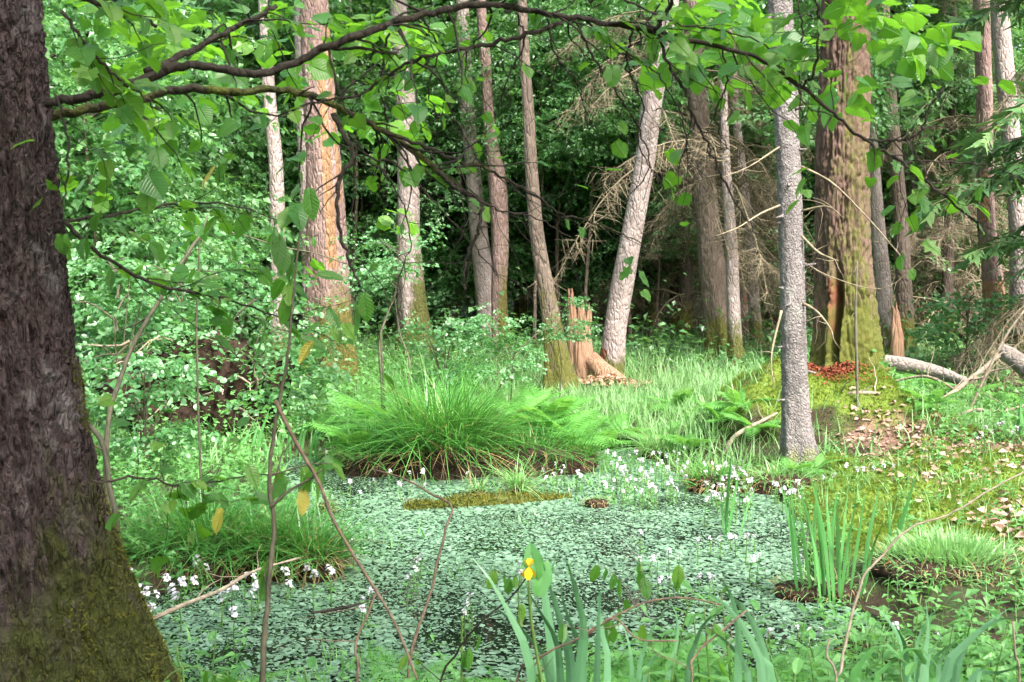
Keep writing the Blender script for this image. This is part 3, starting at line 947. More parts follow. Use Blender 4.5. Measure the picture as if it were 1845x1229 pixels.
DARK_SPOTS = [(190, 606), (258, 612), (440, 610), (528, 604), (650, 606), (775, 612), (800, 603), (935, 606), (1060, 604), (1180, 612), (1215, 606), (1480, 606), (1655, 606), (1745, 606), (1690, 612)]
dark_meshes = []
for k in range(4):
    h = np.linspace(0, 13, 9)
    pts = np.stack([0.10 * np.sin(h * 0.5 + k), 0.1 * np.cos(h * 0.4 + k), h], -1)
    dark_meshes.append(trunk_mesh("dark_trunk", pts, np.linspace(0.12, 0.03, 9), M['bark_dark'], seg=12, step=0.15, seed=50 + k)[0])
for k, (px, py) in enumerate(DARK_SPOTS):
    g = G(px, py)
    g = P(px, py, min(g[1], 27 + (k * 37) % 7))
    g[2] = gh(g[0], g[1])
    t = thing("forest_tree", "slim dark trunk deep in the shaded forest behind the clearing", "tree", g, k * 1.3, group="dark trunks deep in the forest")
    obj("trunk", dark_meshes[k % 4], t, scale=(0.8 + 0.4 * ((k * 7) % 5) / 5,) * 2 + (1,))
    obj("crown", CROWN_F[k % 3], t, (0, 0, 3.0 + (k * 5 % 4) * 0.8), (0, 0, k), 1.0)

# ------------------------------------------------------------------ spruces behind the clearing
def bough_tmpl(seed, dead=False, droop=0.55, n=46):
    r = np.random.default_rng(seed)
    mb = MB()
    t = np.linspace(0, 1, 7)
    path = np.stack([0.03 * np.sin(t * 6 + seed), t, 0.10 * t - droop * t * t], -1)
    tube(mb, path, np.linspace(0.009, 0.003, 7), 4, 1, cap=False)
    tt = r.random(n) * 0.92 + 0.08
    b = np.stack([np.interp(tt, t, path[:, k]) for k in range(3)], -1)
    side = np.where(r.random(n) < 0.5, -1, 1)
    d = np.stack([side * r.uniform(0.2, 1.0, n), r.uniform(0.1, 0.9, n), r.uniform(-1.3, -0.1, n) * (1.0 if dead else 0.6)], -1)
    ln = r.uniform(0.15, 0.42, n) * (1.1 - 0.6 * tt)
    Mx = frames(d, np.tile([0, 0, 1.0], (n, 1)), r.normal(0, 0.6, n))
    if dead:
        scatter(mb, TRI, Mx, b, np.stack([np.full(n, 0.007), ln, ln], -1), 1, r.random(n))
        m2 = 210
        k = r.integers(0, n, m2)
        e = b[k] + Mx[k][:, :, 1] * (ln[k] * r.random(m2))[:, None]
        d2 = np.stack([r.normal(0, .7, m2), r.normal(0, .7, m2), r.uniform(-1.4, 0.1, m2)], -1)
        scatter(mb, TRI, frames(d2, np.tile([1.0, 0, 0], (m2, 1))), e, np.stack([np.full(m2, 0.005), r.uniform(.06, .22, m2), np.ones(m2)], -1), 1, r.random(m2))
    else:
        for k in range(n):
            m2 = 7
            s = np.linspace(0.1, 1, m2)
            e = b[k] + Mx[k][:, 1] * (ln[k] * s)[:, None]
            sd = np.where(np.arange(m2) % 2, 1, -1)[:, None]
            d2 = Mx[k][:, 1] * 0.9 + Mx[k][:, 0] * sd * r.uniform(.3, .8, (m2, 1)) + np.array([0, 0, -0.15])
            scatter(mb, TRI, frames(d2, np.tile(Mx[k][:, 2], (m2, 1))), e, np.stack([r.uniform(.022, .04, m2), r.uniform(.07, .13, m2), np.ones(m2)], -1), 0, np.full(m2, r.random()))
    return mb


def merge(mb, src, Mx, T, S):
    """Scatter a whole MB (two materials) many times."""
    sv = np.concatenate(src.v)
    tint = np.zeros(len(sv))
    for off, val in src.att.get("tint", []):
        tint[off:off + len(val)] = val
    N_, k = len(T), len(sv)
    v = np.einsum('nij,nkj->nki', Mx, sv[None] * S[:, None, None]) + T[:, None, :]
    off = (np.arange(N_) * k)[:, None, None]
    base = mb.n
    mb.v.append(v.reshape(-1, 3))
    mb.uv.append(np.zeros((N_ * k, 2)))
    mb.att.setdefault("tint", []).append((base, (np.tile(tint, N_) + np.repeat(RNG.random(N_), k)) % 1.0))
    mb.n += N_ * k
    for f, m in zip(src.f, src.m):
        mb.f.append((f[None] + off + base).reshape(-1, f.shape[1]))
        mb.m.append(np.tile(m, N_))


LIVE = [bough_tmpl(100 + k, False, 0.35 + 0.15 * k) for k in range(3)]
DEAD = [bough_tmpl(110 + k, True, 0.5 + 0.2 * k) for k in range(3)]


def spruce_meshes(seed, H=10.0, z_live=0.6, z_dead=0.3, reach=2.1, nw=24):
    r = np.random.default_rng(seed)
    live, dead = MB(), MB()
    for w in range(nw):
        z = z_dead + (H - z_dead) * (w / nw) ** 0.9
        Lb = reach * (1 - 0.85 * z / H) + 0.25
        for q in range(6):
            yaw = r.random() * 2 * np.pi
            size = Lb * r.uniform(0.7, 1.15)
            Mx = frames(yaw_dirs(np.array([yaw]), np.array([r.normal(0.0, 0.12)])), np.array([[0, 0, 1.0]]))
            isdead = z < z_live or r.random() < 0.25
            merge(dead if isdead else live, (DEAD if isdead else LIVE)[r.integers(0, 3)], Mx, np.array([[0, 0, z + r.normal(0, .1)]]), np.array([size]))
    return (live.mesh("spruce_boughs", [M['needle'], M['dead_bough']], False), dead.mesh("dead_boughs", [M['dead_bough'], M['dead_bough']], False))


SPR = [spruce_meshes(120, z_live=1.4), spruce_meshes(121, z_live=4.2), spruce_meshes(122, z_live=2.2)]
for k in range(3):
    h = np.linspace(0, 10.5, 8)
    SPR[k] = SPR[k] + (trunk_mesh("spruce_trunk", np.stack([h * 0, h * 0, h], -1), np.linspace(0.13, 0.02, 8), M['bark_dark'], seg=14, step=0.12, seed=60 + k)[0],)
SPRUCES = [(1060, 628, 23.5, 0, "spruce left of the leaning trunk with long brownish drooping boughs"),
           (1235, 634, 21.5, 1, "spruce with bare hanging dead branches right of the leaning trunk"),
           (1155, 622, 26.0, 2, "green spruce in the gap behind the leaning trunk"),
           (1385, 618, 24.5, 2, "shaded spruce behind the straight grey spruce trunk"),
           (1705, 622, 20.5, 1, "dark spruce with brown dead skirts in the right background"),
           (1985, 640, 14.5, 0, "bright green spruce reaching in from the right edge"),
           (445, 632, 22.0, 2, "small dark spruce between the thin red-brown and speckled trunks"),
           (1560, 615, 27.0, 0, "far spruce half hidden behind the massive oak"),
           (960, 616, 28.0, 2, "far dark spruce between the bending trunk and crossing pair")]
for k, (px, py, Yd, v, lab) in enumerate(SPRUCES):
    g = P(px, py, Yd)
    t = thing("spruce_tree", lab, "tree", (g[0], Yd, gh(g[0], Yd)), k * 2.1, 0.85 + 0.1 * (k % 4), group="spruces round the clearing")
    obj("trunk", SPR[v][2], t)
    obj("live_boughs", SPR[v][0], t)
    obj("dead_boughs", SPR[v][1], t)

# dead twiggy branches on the trunks of the clearing
def dead_on(key, n, zlo, zhi, size, seed, yaws=None):
    t, pts, rad, o = TREES[key]
    r = np.random.default_rng(seed)
    for k in range(n):
        z = o[2] + r.uniform(zlo, zhi)
        c = np.array([np.interp(z, pts[:, 2], pts[:, q]) for q in (0, 1)])
        rr = np.interp(z, pts[:, 2], rad)
        yaw = (yaws[k % len(yaws)] if yaws else r.random() * 2 * np.pi) + r.normal(0, 0.25)
        mb = MB()
        Mx = frames(yaw_dirs(np.array([yaw]), np.array([r.normal(-0.05, 0.25)])), np.array([[0, 0, 1.0]]))
        merge(mb, DEAD[k % 3], Mx, np.array([[c[0] - o[0] + math.cos(yaw) * rr * .8, c[1] - o[1] + math.sin(yaw) * rr * .8, z - o[2]]]), np.array([size * r.uniform(.6, 1.2)]))
        obj("dead_branch", mb.mesh("dead_branch", [M['dead_bough'], M['dead_bough']], False), t)


dead_on("dark_grey", 16, 1.2, 5.0, 2.1, 201)
dead_on("thin_red", 12, 1.5, 5.0, 1.6, 202)
dead_on("thin_grey", 12, 1.2, 5.0, 1.6, 203)
dead_on("leaning", 4, 3.2, 4.8, 1.2, 206)
dead_on("peeled", 6, 1.5, 4.0, 1.3, 204)


def stub_branches(key, specs):
    """Bare crooked branches: (px, py start, then pixel points, depth offset)."""
    t, pts, rad, o = TREES[key]
    for (pp, dy, r0) in specs:
        Yd = o[1] + dy
        path = catmull([P(x, y, Yd - 0.12 * k) for k, (x, y) in enumerate(pp)], 14) - o
        mb = MB()
        tube(mb, path, np.linspace(r0, r0 * 0.3, 14), 6, rough=0.3)
        idx = RNG.integers(4, 13, 5)
        twigs(mb, path[idx], RNG.normal(0, 1, (5, 3)) + np.array([0, 0, -0.3]), RNG.uniform(.08, .28, 5), np.full(5, r0 * .3))
        obj("dead_branch", mb.mesh("dead_branch", M['dead_bough']), t)


stub_branches("spruce", [([(1444, 425), (1475, 455), (1510, 470)], -0.05, 0.012), ([(1444, 545), (1470, 560), (1495, 590), (1502, 610)], -0.05, 0.012), ([(1405, 370), (1370, 385), (1330, 410), (1290, 425)], -0.1, 0.009),
                         ([(1444, 300), (1500, 330), (1570, 400), (1630, 470)], 0.0, 0.010), ([(1404, 265), (1350, 300), (1300, 320)], -0.05, 0.008), ([(1408, 560), (1390, 640), (1395, 700)], -0.15, 0.010),
                         ([(1444, 470), (1500, 500), (1590, 520), (1660, 470)], 0.05, 0.006), ([(1444, 380), (1490, 372), (1520, 392)], -0.05, 0.009)])

t, pts, rad, o = TREES["spruce"]
for k in range(16):
    z = o[2] + 0.5 + 3.2 * k / 16 + RNG.uniform(-.08, .08)
    c = np.array([np.interp(z, pts[:, 2], pts[:, q]) for q in (0, 1)])
    yaw = RNG.uniform(3.0, 6.4)
    dr_ = np.array([math.cos(yaw), math.sin(yaw), RNG.uniform(-.3, .2)])
    p0 = np.array([c[0], c[1], z]) - o + dr_ * 0.085
    ll = RNG.uniform(.03, .09)
    mb = MB()
    tube(mb, np.array([p0, p0 + dr_ * ll * .35, p0 + dr_ * ll]), [.016, .009, .006], 7, rough=.3)
    obj("branch_stub", mb.mesh("branch_stub", M['bark_spruce']), t)

# ------------------------------------------------------------------ understory trees and far forest
UNDER = [(170, 632, 13.0, 0.9, 1.1), (250, 626, 17.0, 1.0, 1.5), (60, 640, 14.0, 1.1, 1.0), (430, 632, 20.5, 1.1, 2.6), (560, 622, 23.0, 1.2, 1.0), (655, 626, 22.0, 1.0, 0.8), (640, 612, 25.0, 1.25, 2.4), (790, 626, 23.5, 1.1, 0.9),
         (850, 618, 25.5, 1.2, 2.0), (935, 620, 26.5, 1.1, 2.6), (1030, 622, 25.0, 1.1, 3.0), (700, 618, 24.0, 1.1, 3.2), (120, 620, 18.0, 1.2, 2.6), (260, 616, 20.0, 1.2, 2.8), (1480, 618, 22.0, 1.0, 0.8), (1660, 620, 23.0, 1.1, 1.6),
         (1590, 616, 24.0, 1.2, 2.6), (1750, 616, 23.0, 1.1, 0.8), (1840, 612, 24.0, 1.2, 2.5), (1270, 618, 26.0, 1.1, 2.5), (1400, 620, 22.0, 1.0, 2.8), (-40, 630, 17.0, 1.2, 1.5), (380, 612, 23.0, 1.3, 3.2), (500, 612, 25.0, 1.2, 2.5), (1130, 616, 29.0, 1.2, 2.6),
         (760, 612, 27.0, 1.3, 2.6), (1690, 612, 27.0, 1.3, 3.2), (1340, 612, 28.0, 1.3, 3.0), (1010, 612, 29.0, 1.3, 1.2),
         (905, 618, 22.5, 1.0, 3.4), (1010, 618, 21.5, 1.0, 2.6), (1085, 618, 22.5, 0.9, 1.0), (1225, 618, 23.5, 1.0, 3.6), (1655, 618, 22.5, 0.9, 2.2), (1730, 618, 22.5, 0.8, 3.0), (1790, 612, 22.5, 1.0, 1.4), (800, 614, 24.0, 1.1, 4.0), (1140, 614, 20.0, 0.7, 3.4), (1500, 614, 17.0, 0.8, 3.4), (640, 614, 21.0, 1.0, 3.6), (470, 614, 22.0, 1.0, 0.9), (970, 618, 20.5, 0.75, 3.0), (1060, 616, 20.5, 0.8, 3.2), (830, 616, 22.0, 0.9, 1.2), (1190, 616, 21.5, 0.7, 1.6), (1110, 614, 23.0, 0.9, 4.2), (1000, 614, 24.0, 1.0, 4.6), (1270, 614, 21.5, 0.8, 4.2)]
UNDER_LAB = {0: "small leafy tree at the left beside the leaning sapling", 1: "bushy young tree behind the dark root mound", 2: "leafy young tree just right of the dark mossy trunk", 5: "young tree in leaf between the reddish and the pale mossy trunk"}
for k, (px, py, Yd, s, cz) in enumerate(UNDER):
    g = P(px, py, Yd)
    t = thing("young_tree", UNDER_LAB.get(k, "light green young tree in the leafy background behind the clearing"), "tree", (g[0], Yd, gh(g[0], Yd)), k * 0.9, 1.0, group="young broadleaved trees of the understory")
    mb = MB()
    top = cz + 2.2 * s
    zz = np.linspace(-0.1, top, 10)
    tube(mb, np.stack([0.06 * np.sin(zz * 1.3 + k), 0.06 * np.cos(zz * 1.1 + k), zz], -1), np.linspace(0.045, 0.012, 10) * s, 7)
    obj("trunk", mb.mesh("sapling_trunk", M['bark_brown']), t)
    obj("crown", CROWN_U[k % 4], t, (0, 0, cz), (0, 0, k * 2.3), s)

fm = MB()
nf = 2600
fx = RNG.uniform(-24, 26, nf)
fy = RNG.uniform(30, 38, nf)
fz = RNG.uniform(0.3, 15, nf) ** 1.0
keep = fbm(fx * 0.35, fz * 0.45, fy * 0.3, 77, 2) > -0.35
pos = np.stack([fx, fy, fz], -1)[keep]
sprays(fm, SPRAY_F, pos, RNG.uniform(0, 2 * np.pi, len(pos)), RNG.normal(-0.15, 0.3, len(pos)), RNG.uniform(1.0, 2.0, len(pos)))
obj("distant_wood", fm.mesh("distant_wood", M['leaf_far'], False), kind='stuff', label="dense leafy wood closing the view behind all the trunks", cat="forest")

# trees standing outside the frame that shade the place from the sides and from behind
for k, (x, y, s) in enumerate([(-6.5, 3.0, 1.3), (-5.5, -3.0, 1.4), (-1.5, -5.0, 1.4), (3.0, -6.0, 1.3), (-9.0, 9.0, 1.4), (8.5, 7.5, 1.2), (-2.2, 1.2, 0.9), (0.6, -0.6, 1.0), (3.0, 0.2, 1.0)]):  # the final pair is added only to keep sun off the near tree
    z = gh(x, y)
    t = thing("shade_tree", "unseen leafy tree set around the pond to shade it", "tree", (x, y, z), k, group="trees around the pond outside the view")
    mb = MB()
    zz = np.linspace(-0.1, 9, 10)
    tube(mb, np.stack([0.1 * np.sin(zz * .6 + k), 0.1 * np.cos(zz * .5 + k) - .1, zz], -1), np.linspace(0.2, 0.06, 10) * s, 12)
    obj("trunk", mb.mesh("shade_trunk", M['bark_dark']), t)
    obj("crown", CROWN_T[k % 3] if k < 7 else CROWN_F[0], t, (0, 0, 3.8 if k < 6 else 4.5), (0, 0, k * 2.3), s if k < 7 else 0.66)

# ------------------------------------------------------------------ floating leaves, grass, moss, litter
def poly_random(n, sdmax=-0.02):
    x = RNG.uniform(POND[:, 0].min(), POND[:, 0].max(), n)
    y = RNG.uniform(POND[:, 1].min(), POND[:, 1].max(), n)
    s = pond_sd(x, y)
    k = s < sdmax
    return x[k], y[k]


disc = np.array([(math.sin(a) * .5, -math.cos(a) * .5, 0.0) for a in np.linspace(0, 2 * np.pi, 6, endpoint=False)])
FLOAT = (disc, [np.array([[0, 1, 2, 3], [0, 3, 4, 5]])], np.zeros((6, 2)))
x, y = poly_random(245000, 0.03)
dens = 0.8 * fbm(x * 1.1, y * 1.6, 0, 41, 3) + 0.5 * fbm(x * 9, y * 9, 0, 43, 2)
front = sstep(6.6, 4.8, y)
keep = RNG.random(len(x)) < np.clip(0.97 + 0.5 * dens - 0.48 * front, 0.05, 1)
x, y = x[keep], y[keep]
n = len(x)
fl = MB()
tilt = RNG.normal(0, 0.19, n)
Mx = frames(yaw_dirs(RNG.uniform(0, 2 * np.pi, n), tilt), np.tile([0, 0, 1.0], (n, 1)), RNG.normal(0, 0.12, n))
sz = np.clip(RNG.lognormal(math.log(0.012), 0.5, n) * (1.0 + 0.55 * fbm(x * 1.7, y * 1.7, 0, 47, 2)), 0.005, 0.05)
scatter(fl, FLOAT, Mx, np.stack([x, y, 0.004 + RNG.random(n) * 0.007], -1), sz)
obj("floating_leaves", fl.mesh("floating_leaves", M['float'], False), kind='stuff', label="mat of small round leaves floating on the pond", cat="pondweed")


def blade_tmpl(nseg=3, bend=0.35):
    t = np.linspace(0, 1, nseg + 1)
    v, f = [], []
    for k, s in enumerate(t):
        w = 0.5 * (1 - s ** 1.6)
        v += [(-w, s * (1 - .25 * bend * s), -bend * s * s), (w, s * (1 - .25 * bend * s), -bend * s * s)]
    v = v[:-2] + [(0, 1 - .25 * bend, -bend)]
    k = len(v)
    q = [[2 * a, 2 * a + 1, 2 * a + 3, 2 * a + 2] for a in range(nseg - 1)]
    return np.array(v), [np.array(q), np.array([[k - 3, k - 2, k - 1]])], np.stack([np.array(v)[:, 0] + .5, np.array(v)[:, 1]], -1)


BL = [blade_tmpl(3, b) for b in (0.1, 0.35, 0.7)]
BL_LONG = [blade_tmpl(6, b) for b in (0.5, 0.9, 1.3)]


def blades(mb, tm, pos, yaw, lean, length, width, mat=0, tint=None):
    """Grass blades rising from pos; lean is the angle from upright, leaning towards yaw."""
    n = len(pos)
    d = yaw_dirs(yaw, np.pi / 2 - lean)
    up = -yaw_dirs(yaw, np.zeros(n)) + np.array([0, 0, 0.01])
    Mx = frames(d, up, RNG.normal(0, 0.5, n))
    which = RNG.integers(0, len(tm), n)
    for k in range(len(tm)):
        s = which == k
        scatter(mb, tm[k], Mx[s], pos[s], np.stack([width[s], length[s], length[s]], -1), mat, None if tint is None else tint[s])


def grass_field(x, y, lo, hi, w, zoff=-0.01):
    pos = np.stack([x, y, ground_h(x, y) + zoff], -1)
    n = len(x)
    mb = MB()
    blades(mb, BL, pos, RNG.uniform(0, 2 * np.pi, n), np.abs(RNG.normal(0, 0.35, n)), RNG.uniform(lo, hi, n), RNG.uniform(0.7, 1.3, n) * w, 0, np.clip(RNG.normal(0.45, 0.22, n), 0, .99))
    return mb


def land_points(n, x0, x1, y0, y1, margin=0.05, fn=None):
    x, y = RNG.uniform(x0, x1, n), RNG.uniform(y0, y1, n)
    k = pond_sd(x, y) > margin
    if fn is not None:
        k &= RNG.random(n) < fn(x, y)
    return x[k], y[k]


def meadow(x, y):
    # the light grassy clearing between the pond, the splintered stump and the oak
    v = 0.25 + 0.75 * np.exp(-((x - 1.6) / 1.6) ** 2 - ((y - 12.2) / 3.0) ** 2)
    v = v * (1 - 0.93 * np.exp(-((x - 1.05) / 0.75) ** 2 - ((y - 14.6) / 0.9) ** 4)) * (1 - 0.75 * np.exp(-((x - 2.3) / 0.7) ** 2 - ((y - 9.9) / 0.5) ** 2))
    return v * (1 - np.clip(moss_amt(x, y) * 1.1, 0, 0.97)) * (1 - 0.85 * litter_amt(x, y))


x, y = land_points(60000, -4.2, 5.2, 9.0, 16.0, 0.06, meadow)
obj("meadow_grass", grass_field(x, y, 0.08, 0.30, 0.011).mesh("meadow_grass", M['grass'], False), kind='stuff', label="bright fine grass of the clearing behind the pond", cat="grass")
x, y = land_points(26000, -9, 10, 15.5, 27.0, 0.1)
obj("far_grass", grass_field(x, y, 0.12, 0.4, 0.016).mesh("far_grass", M['grass'], False), kind='stuff', label="shaded grass between the trunks in the background", cat="grass")
x, y = land_points(9000, 1.2, 4.6, 4.0, 9.6, 0.05, lambda x, y: 0.55 * (0.5 + fbm(x * 1.5, y * 1.5, 0, 61, 2)) * (1 - 0.6 * litter_amt(x, y)))
obj("bank_grass", grass_field(x, y, 0.05, 0.2, 0.005).mesh("bank_grass", M['grass'], False), kind='stuff', label="thin grass on the mossy right bank", cat="grass")

x, y = land_points(150000, 1.2, 4.8, 5.0, 12.2, 0.03, lambda x, y: moss_amt(x, y) ** 1.5)
n = len(x)
ms = MB()
scatter(ms, TRI, frames(yaw_dirs(RNG.uniform(0, 6.28, n), RNG.uniform(0.5, 1.4, n)), np.tile([1.0, 0, 0.1], (n, 1))), np.stack([x, y, ground_h(x, y) - .004], -1), np.stack([RNG.uniform(.008, .02, n), RNG.uniform(.015, .05, n), np.ones(n)], -1))
obj("moss_cushions", ms.mesh("moss_cushions", M['moss_tuft'], False), kind='stuff', label="yellow-green moss over the oak mound and right bank", cat="moss")

x, y = land_points(16000, 1.6, 5.2, 4.8, 11.2, 0.05, lambda x, y: litter_amt(x, y) ** 1.2)
n = len(x)
lt = MB()
scatter(lt, QL, frames(yaw_dirs(RNG.uniform(0, 6.28, n), RNG.normal(0, .25, n)), np.tile([0, 0, 1.0], (n, 1)), RNG.normal(0, .5, n)), np.stack([x, y, ground_h(x, y) + .008], -1), RNG.uniform(.03, .075, n))
obj("leaf_litter", lt.mesh("leaf_litter", M['litter'], False), kind='stuff', label="dry pinkish-brown fallen leaves on the right bank", cat="leaves")


# low leafy herbs everywhere behind the pond
def herbs(n, x0, x1, y0, y1, size, hmax, fn=None, mat='herb'):
    x, y = land_points(n, x0, x1, y0, y1, 0.05, fn)
    n = len(x)
    mb = MB()
    z = ground_h(x, y) + np.abs(RNG.normal(0, 0.45, n)) * hmax * (0.5 + 0.8 * np.clip(fbm(x * 1.2, y * 1.2, 0, 71, 2) + .3, 0, 1.2))
    Mx = frames(yaw_dirs(RNG.uniform(0, 6.28, n), RNG.normal(-0.1, .35, n)), np.tile([0, 0, 1.0], (n, 1)), RNG.normal(0, .4, n))
    scatter(mb, QL, Mx, np.stack([x, y, z], -1), RNG.uniform(.6, 1.4, n) * size)
    return mb


def herb_tufts(nc, x0, x1, y0, y1, size, hmax, fn=None, wet=False):
    if wet:
        x, y = RNG.uniform(x0, x1, nc), RNG.uniform(y0, y1, nc)
    else:
        x, y = land_points(nc, x0, x1, y0, y1, 0.03, fn)
    m = len(x)
    per = 9
    ht = hmax * RNG.uniform(.3, 1.0, m)
    k = np.repeat(np.arange(m), per)
    q = np.tile(np.arange(per), m)
    f = (q + RNG.random(len(k))) / per
    yaw = q * 2.4 + np.repeat(RNG.uniform(0, 6.28, m), per)
    lean = np.repeat(RNG.normal(0, .25, (m, 2)), per, 0)
    z = np.maximum(ground_h(x, y), -0.01)
    pos = np.stack([x[k] + lean[:, 0] * ht[k] * f, y[k] + lean[:, 1] * ht[k] * f, z[k] + ht[k] * f], -1)
    sc = size * (1.15 - .5 * f) * np.repeat(RNG.uniform(.6, 1.3, m), per)
    mb = MB()
    scatter(mb, quad_leaf(0.24, 0.08, 0.25), frames(yaw_dirs(yaw, RNG.normal(.25, .3, len(k))), np.tile([0, 0, 1.0], (len(k), 1)), RNG.normal(0, .3, len(k))), pos, sc, 0, np.repeat(RNG.random(m), per) * .8 + RNG.random(len(k)) * .2)
    bl = np.stack([x, y, z - .01], -1)
    dd = np.concatenate([lean[::per] * 1.0, np.ones((m, 1))], 1)
    scatter(mb, TRI, frames(dd, np.tile([0, -1.0, .01], (m, 1))), bl, np.stack([np.full(m, .005), ht * 1.05 + .02, np.ones(m)], -1))
    return mb


obj("ground_herbs", herbs(30000, -7.5, -0.3, 9.2, 17, 0.055, 0.45, lambda x, y: 0.85 + 0 * x).mesh("ground_herbs", M['herb'], False), kind='stuff', label="knee-high leafy herbs covering the ground left of the clearing", cat="undergrowth")
obj("far_herbs", herbs(26000, -12, 12, 16, 29, 0.10, 0.7).mesh("far_herbs", M['leaf_under'], False), kind='stuff', label="low leafy growth under the background trees", cat="undergrowth")
obj("right_herbs", herbs(12000, 3.2, 8.5, 9.0, 17, 0.06, 0.35).mesh("right_herbs", M['herb'], False), kind='stuff', label="leafy herbs among the fallen branches right of the oak", cat="undergrowth")
obj("front_herbs", herb_tufts(260, -2.2, 2.6, 3.4, 4.8, 0.06, 0.22, None, True).mesh("front_herbs", M['herb'], False), kind='stuff', label="small leafy herbs along the near edge of the pond", cat="undergrowth")
obj("corner_herbs", herb_tufts(150, 0.35, 2.3, 3.3, 4.5, 0.085, 0.42, None, True).mesh("corner_herbs", M['herb'], False), kind='stuff', label="tall leafy herbs crowding the near right shore", cat="undergrowth")
obj("mud_herbs", herb_tufts(120, 1.35, 2.9, 4.2, 5.6, 0.055, 0.2, None, True).mesh("mud_herbs", M['herb'], False), kind='stuff', label="low herbs sprouting from the dark mud at the right shore", cat="undergrowth")
obj("left_bank_herbs", herb_tufts(1500, -5.0, -0.9, 5.2, 9.6, 0.065, 0.3).mesh("left_bank_herbs", M['herb'], False), kind='stuff', label="leafy herbs on the left bank behind the near trunk", cat="undergrowth")
obj("right_bank_herbs", herb_tufts(520, 1.2, 4.2, 3.6, 9.4, 0.045, 0.14).mesh("right_bank_herbs", M['herb'], False), kind='stuff', label="small herbs on the right bank in front of the litter", cat="undergrowth")


def water_herbs():
    x, y = poly_random(9000, -0.02)
    k = RNG.random(len(x)) < np.clip(0.9 * fbm(x * 1.4, y * 1.4, 0, 88, 3) - 0.18 + 0.5 * sstep(5.6, 4.4, y) + 0.8 * sstep(8.6, 10.0, y) * sstep(0.3, 0.9, x), 0, 1)
    x, y = x[k], y[k]
    n = len(x)
    mb = MB()
    blades(mb, BL, np.stack([x, y, np.full(n, -0.01)], -1), RNG.uniform(0, 6.28, n), np.abs(RNG.normal(.2, .4, n)), RNG.uniform(.04, .14, n), RNG.uniform(.006, .016, n))
    return mb


obj("emergent_shoots", water_herbs().mesh("emergent_shoots", M['herb'], False), kind='stuff', label="small green shoots standing out of the pond water", cat="water plants")

# ------------------------------------------------------------------ tussocks
def tussock(label, px, py, rx, ry, h, n, blade_len, width=0.009, soil_h=0.16, straw=0.25, mat='sedge', lean=0.55, tm=None, group="sedge tussocks in the pond", zoff=None):
    g = flat(px, py, 0.0)
    t = thing("sedge_tussock", label, "tussock", (g[0], g[1] + ry, 0), group=group)
    mb = MB()
    a, b = np.meshgrid(np.linspace(0, 2 * np.pi, 40, endpoint=False), np.linspace(0, 1, 12))
    rr = np.where(b < 0.7, 1.0, np.sqrt(np.clip(1 - ((b - 0.7) / 0.3) ** 2, 0, 1)))
    rr = rr * (1 + 0.14 * fbm(np.cos(a) * 2 + px, np.sin(a) * 2, b * 3, 3, 3))
    v = np.stack([np.cos(a) * rr * rx, np.sin(a) * rr * ry, -0.12 + (soil_h + 0.12) * b ** 0.7], -1)
    ii, jj = np.meshgrid(np.arange(11), np.arange(40), indexing='ij')
    q = np.stack([ii * 40 + jj, ii * 40 + (jj + 1) % 40, (ii + 1) * 40 + (jj + 1) % 40, (ii + 1) * 40 + jj], -1).reshape(-1, 4)
    mb.add(v.reshape(-1, 3), q)
    obj("soil_base", mb.mesh("tussock_soil", M['soil']), t)
    bm_ = MB()
    ra = np.sqrt(RNG.random(n))
    an = RNG.uniform(0, 2 * np.pi, n)
    pos = np.stack([np.cos(an) * ra * rx * .95, np.sin(an) * ra * ry * .95, soil_h * (1 - 0.45 * ra ** 3) - 0.02], -1)
    ln = blade_len * RNG.uniform(0.3, 1.2, n)
    blades(bm_, tm or BL_LONG, pos, an + RNG.normal(0, .6, n), np.clip(ra * lean + RNG.normal(0, .26, n), 0, 1.4), ln, RNG.uniform(.7, 1.3, n) * width, 0)
    obj("grass_blades", bm_.mesh("tussock_blades", M[mat], False), t, kind='stuff')
    ns = int(n * straw)
    if ns:
        an = RNG.uniform(0, 2 * np.pi, ns)
        sm = MB()
        pos = np.stack([np.cos(an) * rx * 1.0, np.sin(an) * ry * 1.0, RNG.uniform(0.3, 0.95, ns) * soil_h], -1)
        blades(sm, BL_LONG, pos, an, RNG.uniform(1.0, 1.9, ns), blade_len * RNG.uniform(.2, .45, ns), np.full(ns, width * .7), 0)
        nu_ = max(6, n // 14)
        an = RNG.uniform(0, 2 * np.pi, nu_)
        ra = np.sqrt(RNG.random(nu_))
        pos = np.stack([np.cos(an) * ra * rx, np.sin(an) * ra * ry, np.full(nu_, soil_h * .7)], -1)
        blades(sm, BL_LONG, pos, RNG.uniform(0, 6.28, nu_), np.abs(RNG.normal(.4, .4, nu_)), blade_len * RNG.uniform(.5, 1.1, nu_), np.full(nu_, width * .7), 0)
        obj("dry_blades", sm.mesh("tussock_straw", M['straw'], False), t, kind='stuff')
    return t


